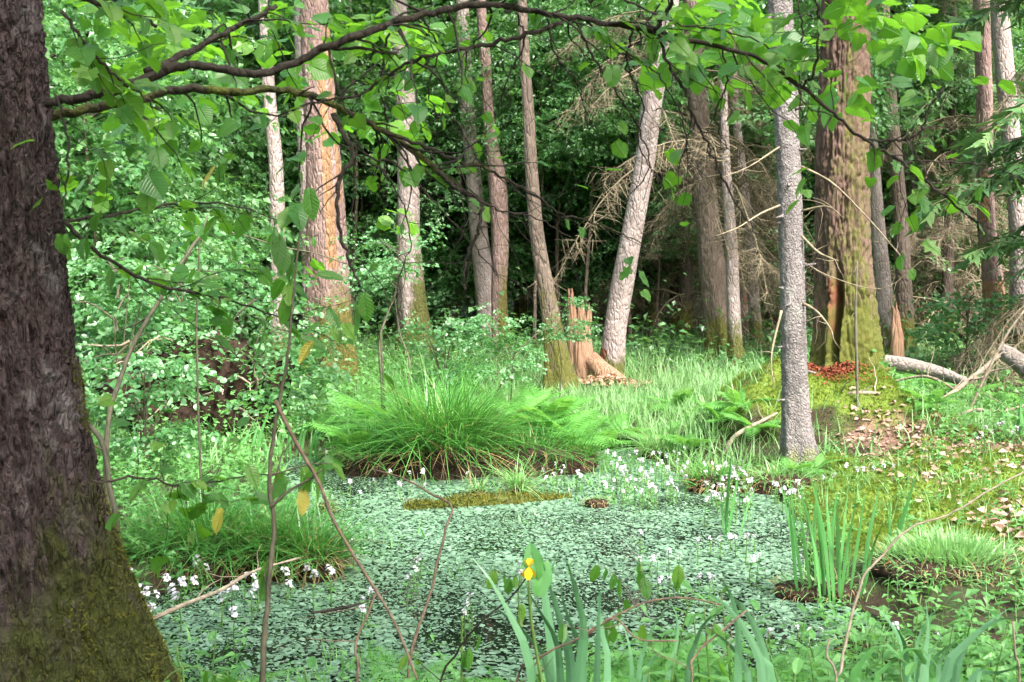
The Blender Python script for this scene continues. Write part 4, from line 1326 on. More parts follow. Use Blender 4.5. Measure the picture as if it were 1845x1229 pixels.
tussock("large sedge tussock with drooping green blades in the middle of the far shore", 795, 868, 0.38, 0.32, 0.6, 1500, 0.78, width=.010, soil_h=0.27, straw=0.12, lean=0.40)
tussock("dark leafy tussock at the left end of the far shore", 668, 862, 0.24, 0.26, 0.4, 420, 0.38, soil_h=0.2)
tussock("fern-covered dark tussock right of the large sedge tussock", 955, 862, 0.44, 0.32, 0.4, 500, 0.36, soil_h=0.22)
tussock("grassy tussock at the right end of the far shore", 1040, 856, 0.16, 0.2, 0.4, 260, 0.34, soil_h=0.15)
tussock("broad grassy tussock in front of the left trunk, ringed with white flowers", 345, 1050, 0.40, 0.38, 0.5, 1500, 0.40, soil_h=0.15)
tussock("grassy tussock beside the sapling stem at the left shore", 470, 1050, 0.26, 0.26, 0.5, 800, 0.36, soil_h=0.14)
tussock("small sedge tussock with brown roots jutting into the pond", 562, 1052, 0.13, 0.14, 0.4, 420, 0.33, soil_h=0.16, straw=0.5)
tussock("small bright tuft with pale roots growing on the floating log", 935, 900, 0.06, 0.05, 0.3, 160, 0.30, soil_h=0.10, straw=0.4, mat='grass', lean=0.6)
tussock("smaller bright grass tuft at the left part of the floating log", 862, 898, 0.06, 0.05, 0.2, 70, 0.20, soil_h=0.06, straw=0.3, mat='grass')
tussock("tiny brown tuft standing alone in the pond right of the floating log", 1075, 918, 0.08, 0.05, 0.1, 50, 0.07, soil_h=0.07, straw=1.2, mat='grass')
tussock("tiny mossy hummock in the water beside the left tussocks", 585, 928, 0.06, 0.05, 0.1, 40, 0.10, soil_h=0.08, straw=1.2, mat='grass')
tussock("low hummock of dead sedge on the far shore under white flowers", 1300, 893, 0.22, 0.15, 0.2, 200, 0.22, soil_h=0.12, straw=1.0)
tussock("mossy hummock at the foot of the mound by the spruce trunk", 1420, 895, 0.25, 0.2, 0.2, 260, 0.2, soil_h=0.13, straw=0.6, mat='grass')
tussock("low grassy hummock on the shore below the massive oak", 1560, 893, 0.38, 0.2, 0.2, 300, 0.15, soil_h=0.12, straw=0.6, mat='grass')
tussock("muddy hummock carrying the tall upright iris blades", 1490, 1090, 0.22, 0.16, 0.2, 120, 0.12, soil_h=0.07, straw=0.8, mat='grass')
tussock("rounded green cushion of fine moss and grass on the right bank", 1755, 1105, 0.36, 0.33, 0.3, 2600, 0.14, soil_h=0.22, straw=0.1, mat='grass', tm=BL, lean=0.9)
tussock("grass tuft in the meadow right of the fern tussock", 1190, 830, 0.14, 0.12, 0.3, 300, 0.34, soil_h=0.08, straw=0.1, mat='grass')
tussock("little mossy hummock in the near right water with a white flower", 1580, 1195, 0.14, 0.10, 0.2, 160, 0.10, soil_h=0.07, straw=0.3, mat='grass', tm=BL)

# ------------------------------------------------------------------ ferns
def frond_mesh(seed, curl=0.5, fine=False):
    r = np.random.default_rng(seed)
    mb = MB()
    t = np.linspace(0, 1, 12)
    path = np.stack([0.02 * np.sin(t * 4 + seed), t * (1 - 0.2 * curl * t), -curl * t * t * 0.9], -1)
    tube(mb, path, np.linspace(0.008, 0.002, 12), 3, 0, cap=False, tint=0.5)
    n = 17
    tt = np.linspace(0.14, 0.98, n)
    base = np.stack([np.interp(tt, t, path[:, k]) for k in range(3)], -1)
    tan = np.gradient(base, axis=0)
    tan /= np.linalg.norm(tan, axis=1, keepdims=True)
    ln = 0.26 * np.sin(np.pi * np.clip(0.18 + 0.80 * tt, 0, 1)) ** 0.8 + 0.01
    v = np.array([(0, 0, 0), (.14, .12, .0), (.13, .36, 0), (.10, .62, 0), (0, 1, -.12), (-.10, .62, 0), (-.13, .36, 0), (-.14, .12, 0)])
    PIN = (v, [np.array([[0, 1, 2, 7], [7, 2, 3, 6], [6, 3, 4, 5]])], np.zeros((8, 2)))
    if fine:
        pv_, pf_ = [], []
        for q in range(9):
            yq = 0.04 + q * 0.105
            wq = 0.17 * (1 - (q / 9.5) ** 1.5)
            for sd_ in (-1, 1):
                b0 = len(pv_)
                pv_ += [(0, yq, 0), (sd_ * wq * .7, yq + .0, .01), (sd_ * wq, yq + .09, -.01), (sd_ * wq * .35, yq + .085, 0)]
                pf_.append([b0, b0 + 1, b0 + 2, b0 + 3] if sd_ > 0 else [b0 + 3, b0 + 2, b0 + 1, b0])
        b0 = len(pv_)
        pv_ += [(-.008, 0, 0), (.008, 0, 0), (0, 1, -.02)]
        PIN = (np.array(pv_), [np.array(pf_), np.array([[b0, b0 + 1, b0 + 2]])], np.zeros((len(pv_), 2)))
    for s in (-1, 1):
        d = np.array([s, 0, 0]) + tan * 0.45 + np.array([0, 0, -0.12])
        Mx = frames(d, np.cross(np.array([s * 1.0, 0, 0]), tan) * s, r.normal(0, .12, n))
        scatter(mb, PIN, Mx, base, np.stack([ln * .8, ln, ln], -1) * r.uniform(.9, 1.08, (n, 1)), 0, np.full(n, 0.5))
    return mb.mesh("frond", M['fern'], False)


FRONDS = [frond_mesh(k, c) for k, c in enumerate((0.35, 0.6, 0.9, 0.5))]
FRONDS_FINE = [frond_mesh(10 + k, c, True) for k, c in enumerate((0.4, 0.65, 0.9, 0.55))]


def fern(label, pos, size, n, seed, group, fr_=None):
    r = random.Random(seed)
    t = thing("fern", label, "fern", pos, r.random() * 6.28, group=group)
    for k in range(n):
        f = obj("frond", (fr_ or FRONDS)[r.randrange(4)], t, (0, 0, 0), scale=size * r.uniform(.75, 1.15))
        f.rotation_mode = 'XYZ'
        f.rotation_euler = (r.uniform(0.55, 1.15), r.uniform(-.2, .2), k * 6.283 / n + r.uniform(-.3, .3))
    return t


for k, (px, py, s) in enumerate([(650, 800, .4), (690, 770, .45), (725, 745, .45), (770, 735, .45), (820, 730, .45), (870, 735, .45), (900, 760, .45), (935, 775, .42), (965, 790, .42), (1000, 800, .4), (1030, 810, .38), (890, 800, .4), (640, 830, .38), (960, 740, .45), (1000, 750, .42), (690, 800, .42), (985, 770, .42), (925, 745, .45)]):
    s *= 1.25
    Yd = 9.55 + (840 - py) * 0.012
    g = P(px, py, Yd)
    z = max(gh(g[0], Yd), 0.02) + (0.14 if py > 765 else 0.0)
    fern("green fern arching over the dark tussocks of the far shore", (g[0], Yd, z), s, 8, 300 + k, "ferns on the far shore tussocks")
for k, (px, py, s) in enumerate([(1080, 790, .4), (1120, 770, .38), (1180, 780, .4), (1060, 770, .42), (1240, 790, .35), (1300, 745, .35), (1360, 760, .35), (620, 740, .4), (560, 760, .4), (800, 705, .4), (870, 700, .4), (700, 705, .4), (1430, 838, .25), (1470, 828, .22), (1330, 715, .4), (1220, 720, .4)]):
    g = G(px, py + 20)
    fern("small light green fern in the grass behind the shore", g, s, 7, 330 + k, "ferns in the meadow")
for k, (px, py, s) in enumerate([(1700, 690, .45), (1750, 700, .45), (1800, 680, .5), (1680, 720, .4), (1650, 690, .4), (1780, 730, .4), (1830, 720, .45)]):
    fern("fern in the green tangle right of the oak mound", G(px, py + 15), s, 7, 350 + k, "ferns right of the oak")
for k, (px, py, Yd, s) in enumerate([(1010, 1215, 4.1, .42), (1345, 1190, 4.0, .50), (1400, 1180, 4.3, .40), (330, 1235, 4.0, .40), (735, 1215, 4.2, .36), (1250, 1200, 4.1, .45), (1290, 1215, 4.2, .42)]):
    g = P(px, py, Yd)
    lab = ["fern in front of the yellow iris at the bottom edge", "feathery fern below the arching iris blades, nearest the bottom edge", "feathery fern standing in the near right water", "fern at the foot of the dark mossy trunk", "low fern at the bottom edge beside the thin leaning stems", "fern between the yellow-flowered and the arching iris", "low fern under the arching iris blades, left of the feathery one"][k]
    fern(lab, (g[0], Yd, gh(g[0], Yd)), s * 1.15, 8, 360 + k, "ferns along the near bank", FRONDS_FINE)

# ------------------------------------------------------------------ iris clumps
def iris_blade(name, pts, width, mat):
    """A sword blade through world points, folded along the middle, about 2 mm thick at the keel."""
    n = 14
    path = catmull(pts, n)
    t = np.linspace(0, 1, n)
    w = width * 0.5 * np.clip(0.5 + 0.65 * np.sin(t * np.pi) - 0.1 * t, 0, 2) * (1 - t ** 5) + 0.0006
    tan = np.gradient(path, axis=0)
    tan /= np.linalg.norm(tan, axis=1, keepdims=True)
    yaw = RNG.uniform(-0.7, 0.7)
    side = np.array([math.cos(yaw), math.sin(yaw), 0])
    x = side - tan * (tan @ side)[:, None]
    x /= np.linalg.norm(x, axis=1, keepdims=True)
    nrm = np.cross(x, tan)
    v = np.concatenate([path - x * w[:, None], path - nrm * 0.05 * w[:, None], path + x * w[:, None], path + nrm * 0.10 * w[:, None]])
    f = []
    for a, b in ((0, 1), (1, 2), (2, 3), (3, 0)):
        for k in range(n - 1):
            f.append([a * n + k, b * n + k, b * n + k + 1, a * n + k + 1])
    uv = np.stack([np.tile(t, 4), np.tile(t, 4)], -1)
    return MB().add(v, np.array(f), tint=RNG.random()).mesh(name, mat, False)


def iris(label, rows, Yd, mat, group="iris clumps", root=None):
    """rows: blades as pixel points (from the base up) with pixel width; depth jitters round Yd."""
    bx = np.mean([r[0][0][0] for r in rows])
    by = np.mean([r[0][0][1] for r in rows])
    o = P(bx, by, Yd)
    z0 = max(gh(o[0], Yd), -0.03)
    o[2] = z0
    t = thing("iris_plant", label, "iris", o, group=group)
    for pp, w in rows:
        dy = RNG.uniform(-0.12, 0.12)
        arch = RNG.uniform(-0.05, 0.18)
        pts = [P(px, py, Yd + dy - arch * (k / max(1, len(pp) - 1)) ** 2) for k, (px, py) in enumerate(pp)]
        if pts[0][2] > z0 + 0.02:
            b = np.array([o[0] + (pts[0][0] - o[0]) * 0.6, Yd + dy * .6, z0 - 0.03])
            pts = [b] + pts
        pts = np.array(pts) - o
        obj("blade", iris_blade("iris_blade", pts, w * IRIS_W / F_PX * Yd, mat), t)
    return t


IRIS_W = 0.58
iris("tall upright dark green iris on the muddy hummock at the right shore",
     [([(1437, 1062), (1425, 960), (1405, 860)], 11), ([(1437, 1065), (1428, 970), (1418, 880)], 9), ([(1462, 1070), (1450, 980), (1440, 905)], 12), ([(1484, 1072), (1462, 960), (1438, 870)], 13), ([(1486, 1078), (1478, 960), (1466, 855)], 13),
      ([(1503, 1085), (1495, 970), (1487, 875)], 13), ([(1514, 1085), (1510, 990), (1508, 895)], 12), ([(1514, 1085), (1526, 990), (1543, 900)], 13), ([(1520, 1082), (1530, 1010), (1536, 965)], 8), ([(1552, 1072), (1565, 970), (1586, 870)], 12), ([(1556, 1060), (1572, 990), (1592, 940)], 8), ([(1478, 1075), (1470, 1000), (1455, 930)], 10), ([(1450, 1068), (1432, 960), (1422, 840)], 10), ([(1470, 1074), (1468, 950), (1475, 840)], 10), ([(1495, 1080), (1484, 960), (1458, 850)], 11), ([(1498, 1082), (1500, 960), (1512, 860)], 10), ([(1530, 1080), (1545, 980), (1560, 880)], 9), ([(1508, 1084), (1518, 980), (1528, 880)], 10)], 5.85, M['iris'])
iris("small iris group with one long slanting blade on the right bank", [([(1606, 1032), (1603, 960), (1604, 898)], 8), ([(1612, 1032), (1620, 960), (1655, 842)], 11), ([(1610, 1034), (1616, 980), (1622, 915)], 8)], 6.3, M['iris'])
iris("thin iris growing in open water under the spruce trunk", [([(1308, 978), (1310, 910), (1318, 815)], 9), ([(1306, 978), (1302, 930), (1300, 880)], 6), ([(1310, 978), (1322, 900), (1334, 840)], 8), ([(1330, 975), (1345, 920), (1362, 875)], 5)], 7.3, M['iris'])
IRIS_W = 0.8
YI = iris("blue-green iris with the yellow flower at the bottom centre",
          [([(960, 1229), (925, 1120), (880, 1040), (852, 1005)], 22), ([(1000, 1229), (985, 1100), (970, 1020), (920, 968)], 26), ([(1030, 1229), (1010, 1120), (985, 1040), (975, 1000)], 26), ([(1045, 1229), (1052, 1130), (1030, 1040), (1020, 1010)], 24),
           ([(1075, 1229), (1078, 1120), (1085, 1052), (1102, 1062)], 20), ([(1095, 1229), (1085, 1140), (1078, 1080), (1090, 1045)], 18), ([(990, 1229), (955, 1150), (885, 1090), (850, 1075)], 14), ([(1010, 1229), (1000, 1150), (965, 1090), (950, 1060)], 20), ([(1050, 1229), (1040, 1150), (1018, 1100), (1010, 1050)], 22)], 3.0, M['iris_blue'])
iris("arching blue-green iris right of the yellow-flowered one", [([(1375, 1240), (1345, 1140), (1290, 1075), (1230, 1055)], 18), ([(1385, 1240), (1360, 1130), (1310, 1070), (1240, 1065)], 16), ([(1330, 1240), (1330, 1130), (1312, 1060), (1285, 1035)], 16), ([(1240, 1240), (1250, 1170), (1270, 1120), (1300, 1105)], 14), ([(1395, 1240), (1370, 1180), (1350, 1150)], 22), ([(1350, 1240), (1322, 1170), (1260, 1120)], 14)], 3.2, M['iris_blue'])
iris("broad-bladed iris filling the bottom right corner", [([(1700, 1240), (1730, 1170), (1790, 1120), (1845, 1112)], 24), ([(1690, 1240), (1700, 1180), (1740, 1140), (1790, 1130)], 22), ([(1760, 1240), (1790, 1190), (1845, 1160)], 22), ([(1670, 1240), (1680, 1170), (1720, 1128), (1780, 1140)], 18), ([(1740, 1240), (1790, 1215), (1850, 1200)], 20), ([(1720, 1240), (1750, 1150), (1820, 1095)], 20)], 3.0, M['iris_blue'])
iris("arching green iris at the bottom edge left of the corner clump", [([(1535, 1240), (1555, 1190), (1590, 1160), (1620, 1180), (1630, 1215)], 16), ([(1545, 1240), (1560, 1180), (1600, 1170), (1640, 1200)], 14), ([(1680, 1240), (1670, 1200), (1640, 1165), (1600, 1172)], 14), ([(1510, 1240), (1530, 1200), (1545, 1170)], 14), ([(1575, 1240), (1590, 1210), (1650, 1165), (1700, 1215)], 12)], 3.4, M['iris'])
iris("loose iris leaning over the near right mud", [([(1640, 1240), (1620, 1150), (1585, 1100), (1560, 1092)], 13), ([(1650, 1240), (1655, 1150), (1690, 1095), (1730, 1085)], 14), ([(1660, 1240), (1672, 1140), (1668, 1080)], 14), ([(1630, 1240), (1632, 1170), (1610, 1120)], 12), ([(1655, 1240), (1700, 1170), (1760, 1150)], 13)], 3.6, M['iris_blue'])
iris("thin grassy iris between the yellow-flowered and the arching one", [([(1150, 1240), (1160, 1170), (1190, 1110), (1215, 1095)], 12), ([(1140, 1240), (1135, 1170), (1120, 1115)], 12), ([(1160, 1240), (1175, 1190), (1210, 1160)], 11), ([(1200, 1240), (1215, 1180), (1222, 1120), (1205, 1080)], 12)], 3.5, M['iris_blue'])
iris("dense iris bed in front of the dark root mound on the left", [([(300 + 14 * k, 850), (300 + 14 * k + RNG.uniform(-12, 12), 800), (300 + 14 * k + RNG.uniform(-50, 40), 745 + RNG.uniform(-10, 30))], 7) for k in range(14)], 9.6, M['iris'])
iris("arching iris bed right of the sapling stem behind the left tussocks", [([(500 + 8 * k, 830), (500 + 8 * k + RNG.uniform(-5, 15), 780), (505 + 9 * k + RNG.uniform(-20, 50), 745 + RNG.uniform(-5, 25))], 5) for k in range(10)], 10.0, M['iris'])
iris("few upright iris blades at the right edge above the litter bank", [([(1815, 830), (1812, 780), (1805, 720)], 8), ([(1830, 835), (1835, 770), (1842, 700)], 9), ([(1840, 835), (1842, 780), (1838, 720)], 8), ([(1822, 832), (1826, 790), (1830, 750)], 7)], 9.2, M['iris'])

# the yellow flower on its stalk
o = np.array(YI.location)
fp = P(953, 1022, 2.95)
sm = MB()
tube(sm, catmull([np.array([o[0] + .02, 2.97, o[2] - .03]) - o, P(962, 1150, 2.97) - o, fp - o - np.array([0, 0, .02])], 12), np.linspace(.006, .004, 12), 6)
obj("flower_stalk", sm.mesh("flower_stalk", M['stem_green']), YI)
pm = MB()
for k in range(6):
    a = k * math.pi / 3 + 0.4
    up = 0.9 if k % 2 else -0.5
    d = np.array([[math.cos(a), math.sin(a), up]])
    scatter(pm, leaf_tmpl([(0.03, 0), (0.10, 0.1), (0.26, 0.35), (0.40, 0.6), (0.34, 0.85), (0.16, 1.0), (0.0, 1.02)], 0.2, 0.7 if k % 2 == 0 else -0.3, k), frames(d, np.array([[0, 0, 1.0]])), (fp - o)[None], np.array([0.021 if k % 2 else 0.026]))
obj("flower", pm.mesh("iris_flower", M['yellow_petal']), YI, label="yellow iris flower")
bd = MB()
for k in range(2):
    scatter(bd, OVAL_LEAF, frames(np.array([[0.3 - .5 * k, 0, 1.0]]), np.array([[0, -1.0, 0]])), (P(968, 1075 - 30 * k, 2.97) - o)[None], np.array([0.09]))
obj("bud_sheath", bd.mesh("bud_sheath", M['iris']), YI)

# ------------------------------------------------------------------ white flowers
def flower_meshes(seed):
    r = np.random.default_rng(seed)
    st, hd, lf = MB(), MB(), MB()
    path = catmull([(0, 0, -0.05), (0.01 * r.normal(), 0.01 * r.normal(), 0.5), (0.08 * r.normal(), 0.08 * r.normal(), 1.0)], 6)
    tube(st, path, np.linspace(.022, .014, 6), 4)
    nfl = 9
    for k in range(nfl):
        z = 1.0 - 0.10 * (k // 3) - 0.05 * r.random()
        a = r.random() * 6.28
        c = path[-1] * [1, 1, 0] + np.array([math.cos(a) * .11 * r.uniform(.3, 1.2), math.sin(a) * .11 * r.uniform(.3, 1.2), z + 0.06])
        nrm = np.array([math.cos(a) * .7, math.sin(a) * .7 - 0.5, 0.9])
        nrm /= np.linalg.norm(nrm)
        u = np.cross(nrm, [0, 0.3, 1.0])
        u /= np.linalg.norm(u)
        w = np.cross(nrm, u)
        for q in range(4):
            b = q * math.pi / 2 + a
            d = u * math.cos(b) + w * math.sin(b) + nrm * 0.25
            scatter(hd, RL, frames(d[None], nrm[None]), c[None], np.array([0.085]))
    for k in range(5):
        a = r.random() * 6.28
        scatter(lf, NARROW, frames(np.array([[math.cos(a), math.sin(a), .3]]), np.array([[0, 0, 1.0]])), np.array([[0, 0, 0.1 + .15 * k]]), np.array([0.3]))
    return st.mesh("flower_stem", M['stem_green']), hd.mesh("flower_head", M['petal'], False), lf.mesh("flower_leaves", M['herb'], False)


FLW = [flower_meshes(400 + k) for k in range(5)]
FSPOT = [("white flower standing along the left tussocks by the dark mossy trunk", "white flowers along the left tussocks", [(247, 1045), (255, 1050), (268, 1062), (275, 1075), (262, 1085), (300, 1045), (322, 1060), (335, 1052), (345, 1045), (318, 1050), (355, 1000), (385, 996), (372, 1015), (352, 1012), (410, 1058), (415, 1048), (445, 1030), (450, 1035), (468, 1052), (455, 1072), (400, 1075), (525, 1020), (520, 1050), (548, 1018), (560, 1035), (592, 1035), (598, 1022), (420, 1095), (240, 1030), (330, 1040), (275, 1088)]),
         ("white flower at the dark foot of the far shore tussocks", "white flowers under the far shore tussocks", [(627, 868), (650, 880), (675, 866), (700, 850), (720, 862), (740, 850), (760, 845), (770, 872), (735, 870), (842, 850), (985, 845), (1000, 832), (1010, 850), (1040, 848), (1050, 858), (995, 855), (1020, 838), (984, 858), (575, 810), (590, 812), (605, 806)]),
         ("white flower in the band of blossom right of the ferns", "white flowers right of the ferns", [(1095 + (k * 53) % 150, 812 + (k * 29) % 72) for k in range(58)]),
         ("white flower in the thick patch left of the spruce trunk's foot", "white flowers by the spruce foot", [(1268 + (k * 41) % 84, 838 + (k * 23) % 62) for k in range(50)]),
         ("white flower at the water's edge below the oak mound", "white flowers below the oak mound", [(1388 + (k * 17) % 56, 858 + (k * 11) % 34) for k in range(14)] + [(1480 + k * 19, 872 + (k * 13) % 25) for k in range(8)]),
         ("pale flower standing out of the floating leaves in mid pond", "pale flowers in mid pond", [(640 + (k * 97) % 380, 980 + (k * 61) % 130) for k in range(14)] + [(1150 + (k * 71) % 230, 960 + (k * 37) % 110) for k in range(22)]),
         ("white flower above the dark mud near the bottom right", "white flowers near the bottom right", [(1440, 1130), (1448, 1145), (1612, 1118), (1610, 1125), (1432, 1185), (1438, 1195), (1560, 1185), (1425, 1205), (1385, 1140), (1690, 1195), (1770, 1210), (1475, 1140), (1385, 1130), (1345, 1150)]),
         ("white flower on the right bank near the stub with roots", "white flowers on the right bank", [(1765, 850), (1775, 842), (1790, 850), (1810, 838), (1830, 845), (1822, 852), (1760, 860), (1802, 832)])]
fr = random.Random(9)
for lab, grp, spots in FSPOT:
    for (px, py) in spots:
        px += fr.uniform(-5, 5)
        py += fr.uniform(-4, 4)
        d = ray(px, py)
        hh = fr.uniform(0.10, 0.2)
        g = flat(px, py, hh)
        z = max(gh(g[0], g[1]), 0.0)
        s = fr.choice(FLW)
        sc = hh * fr.uniform(.9, 1.1)
        t = thing("white_flower", lab, "flower", (g[0], g[1], z), fr.random() * 6.28, group=grp)
        k = fr.uniform(.075, .12) * (1.3 if 'left' in grp else 0.95)
        obj("stem", s[0], t, scale=(0.15, 0.15, sc))
        obj("flower_head", s[1], t, (0, 0, sc - k), scale=k)
        obj("leaves", s[2], t, scale=sc)

# ------------------------------------------------------------------ shrubs with rounded pale leaves
def shrub(label, px, py, Yd, s, stem_px=None, cz=0.3, k=0, leafy=True):
    g = P(px, py, Yd)
    g[2] = gh(g[0], Yd)
    t = thing("shrub", label, "shrub", g, group="rounded-leaf shrubs")
    mb = MB()
    tops = [(random.gauss(0, .35) * s, random.gauss(0, .3) * s, (cz + random.uniform(.6, 1.2)) * s) for _ in range(4)] if stem_px is None else []
    for tp in tops:
        tube(mb, catmull([(0, 0, -.05), (tp[0] * .3, tp[1] * .3, tp[2] * .5), tp], 8), np.linspace(.012, .004, 8), 6)
    for pp, w in (stem_px or []):
        pts = catmull([P(x, y, Yd + 0.05 * i_) - g for i_, (x, y) in enumerate(pp)], 12)
        if pts[0][2] > 0.05:
            pts = np.vstack([[pts[0][0] * .7, 0, -0.05], pts])
        tube(mb, pts, np.linspace(w, w * .4, len(pts)), 6, rough=.15)
    obj("stems", mb.mesh("shrub_stems", M['stem_grey']), t)
    if leafy:
        obj("foliage", CROWN_S[k % 4], t, (0, 0, cz * s), (0, 0, k * 1.9), s, kind='stuff')
    return t


shrub("forked sapling stem with pale leaves in front of the pale mossy trunk", 720, 830, 10.2, 0.42, [([(692, 830), (688, 700), (684, 610), (700, 560), (718, 510)], .016), ([(686, 600), (700, 560), (715, 520), (722, 420)], .010), ([(738, 790), (736, 700), (738, 650), (720, 600), (712, 540)], .012)], cz=3.0, k=0)
shrub("pale-leaved shrub spreading before the crossing pair of trunks", 800, 700, 13.5, 0.55, cz=0.35, k=1)
shrub("pale-leaved shrub between the large sedge tussock and the bending trunk", 895, 830, 10.6, 0.40, [([(905, 820), (895, 770), (880, 735), (905, 690), (925, 640)], .012), ([(882, 740), (860, 715), (850, 680)], .008), ([(925, 640), (970, 600), (1010, 585)], .007)], cz=1.4, k=2)
shrub("slender shrub whose leaves cross the splintered stump", 1015, 790, 11.5, 0.28, [([(1003, 790), (1008, 720), (1012, 660), (1005, 610)], .010)], cz=2.9, k=3)
shrub("pale shrub at the foot of the thick reddish trunk", 545, 730, 13.5, 0.6, cz=0.2, k=1)
shrub("pale shrub in the gap left of the thick reddish trunk", 430, 650, 16.5, 0.8, cz=0.8, k=2)
shrub("pale shrub growing over the top of the dark root mound", 330, 640, 11.5, 0.9, cz=0.55, k=0)
shrub("leafy shrub on the right flank of the dark root mound", 430, 700, 11.0, 0.8, cz=0.35, k=3)
shrub("leafy shrub on the left flank of the dark root mound", 215, 720, 10.5, 0.9, cz=0.4, k=2)
shrub("leafy shrub in front of the dark root mound by the iris bed", 260, 830, 9.0, 0.6, cz=0.15, k=1)
shrub("tall pale shrub left of the pale mossy trunk", 665, 640, 21.5, 1.0, cz=0.6, k=3)
shrub("pale shrub to the right of the pale mossy trunk", 812, 640, 21.5, 0.8, cz=0.5, k=0)
shrub("light shrub below the purplish peeled trunk", 1740, 650, 15.5, 0.8, cz=0.1, k=1)
shrub("tall airy shrub behind the speckled trunk", 470, 640, 21.5, 1.7, cz=1.4, k=2)

# ------------------------------------------------------------------ root mound, logs, stumps, fallen branches
def lump(name, rx, ry, rz, mat, seed, rough=.35, n=48, m=26, top_flat=1.0):
    a, b = np.meshgrid(np.linspace(0, 2 * np.pi, n, endpoint=False), np.linspace(-0.35, np.pi / 2, m))
    dx, dy, dz = np.cos(a) * np.cos(b), np.sin(a) * np.cos(b), np.sin(b)
    k = 1 + rough * fbm(dx * 2 + seed, dy * 2, dz * 2, seed, 4) + .08 * fbm(dx * 14, dy * 14, dz * 14, seed, 2)
    v = np.stack([dx * rx * k, dy * ry * k, dz * rz * k], -1)
    ii, jj = np.meshgrid(np.arange(m - 1), np.arange(n), indexing='ij')
    q = np.stack([ii * n + jj, ii * n + (jj + 1) % n, (ii + 1) * n + (jj + 1) % n, (ii + 1) * n + jj], -1).reshape(-1, 4)
    return MB().add(v.reshape(-1, 3), q, moss=np.clip(dz.ravel() * 0.9, 0, 1)).mesh(name, mat)


g = G(330, 830)
rx_, Yr = P(345, 780, 10.6)[0], 10.7
t = thing("root_mound", "dark red-brown mound of upturned roots and soil on the left", "root mound", (rx_, Yr, gh(rx_, Yr)))
obj("soil", lump("root_soil", 0.66, 0.45, 0.66, M['root_soil'], 4, .55, 72, 40), t)
rm = MB()
n = 26
an = RNG.uniform(3.3, 6.1, n)
st = np.stack([np.cos(an) * .55, np.sin(an) * .4, RNG.uniform(.1, .85, n)], -1)
for q in range(n):
    rm = MB()
    twigs(rm, st[q:q + 1], np.array([[math.cos(an[q]), math.sin(an[q]), RNG.normal(0, .6)]]), [RNG.uniform(.2, .5)], [RNG.uniform(.006, .016)], 6, .4, .05, 5)
    obj("root", rm.mesh("mound_root", M['deadwood']), t)
x = RNG.normal(0, .5, 900)
y = RNG.normal(0, .35, 900)
hm = MB()
scatter(hm, QL, frames(yaw_dirs(RNG.uniform(0, 6.28, 900), RNG.normal(-.1, .3, 900)), np.tile([0, 0, 1.0], (900, 1))), np.stack([x, y, 0.74 * np.sqrt(np.clip(1 - (x / .75) ** 2 - (y / .6) ** 2, 0.02, 1)) + RNG.random(900) * .18], -1), RNG.uniform(.03, .07, 900))
obj("small_plants", hm.mesh("mound_plants", M['leaf_pale'], False), t, kind='stuff')


def log(name, label, pp, Ys, rpx, mat, cat="log", moss=0.0, seg=14, n=26, group=None, twig=0, tw_len=.4, rough=.25):
    pts = np.array([P(px, py, Yd) for (px, py), Yd in zip(pp, Ys)])
    rad = np.array([w * .5 / F_PX * Yd for w, Yd in zip(rpx, Ys)])
    full = catmull(np.column_stack([pts, rad]), n)
    o = full[0, :3].copy()
    mb = MB()
    p = full[:, :3] - o
    tube(mb, p, full[:, 3], seg, 0, rough=rough, moss=moss, redwood=0.0)
    if twig:
        k = RNG.integers(n // 5, n - 1, twig)
        twigs(mb, p[k], RNG.normal(0, 1, (twig, 3)) + np.array([0, -.2, .5]), RNG.uniform(.4, 1, twig) * tw_len, full[k, 3] * .4, 6, .3)
    t = obj(name, mb.mesh(name, mat), None, o, label=label, cat=cat, group=group)
    return t


log("floating_log", "low mossy log floating in the middle of the pond", [(738, 916), (800, 914), (880, 910), (950, 905), (1015, 900)], [8.05, 8.12, 8.2, 8.3, 8.45], [16, 26, 30, 26, 14], M['log_moss'], moss=0.7, rough=.5)
FL = bpy.data.objects["floating_log"]
n = 2200
lv = np.array([v_.co for v_ in FL.data.vertices])
lv = lv[lv[:, 2] > np.median(lv[:, 2]) - .005]
pk = lv[RNG.integers(0, len(lv), n)] + RNG.normal(0, .02, (n, 3)) * [1, 1, .3]
fm_ = MB()
scatter(fm_, TRI, frames(RNG.normal(0, .6, (n, 3)) + [0, 0, 1.0], RNG.normal(0, 1, (n, 3))), pk, np.stack([RNG.uniform(.006, .014, n), RNG.uniform(.015, .05, n), np.ones(n)], -1))
obj("moss", fm_.mesh("log_moss_tufts", M['moss_dark'], False), FL, kind='stuff')
log("floating_stick", "short dark piece of wood floating at the left end of the mossy log", [(714, 908), (735, 905), (745, 908)], [8.35, 8.35, 8.35], [10, 12, 8], M['log_moss'])
log("fallen_log", "pale bare log lying behind the oak mound to the right", [(1575, 648), (1620, 655), (1680, 668), (1740, 690)], [13.6, 13.5, 13.3, 13.0], [22, 26, 24, 18], M['log_pale'], moss=0.15)
log("fallen_log", "grey log end at the right edge among fallen branches", [(1805, 632), (1835, 652), (1890, 690)], [12.6, 12.3, 11.8], [30, 34, 34], M['log_pale'])
log("mossy_log", "long low mossy log on the grass right of the leaning trunk", [(1085, 690), (1140, 686), (1200, 680), (1290, 674)], [17.0, 17.2, 17.5, 17.8], [20, 22, 20, 16], M['log_moss'], moss=0.8)
log("fallen_branch", "dark curved branch lying on the right bank below the mound", [(1598, 806), (1650, 815), (1690, 845), (1735, 862)], [9.9, 9.7, 9.2, 8.9], [6, 9, 12, 12], M['twig_moss'], "branch", twig=3)
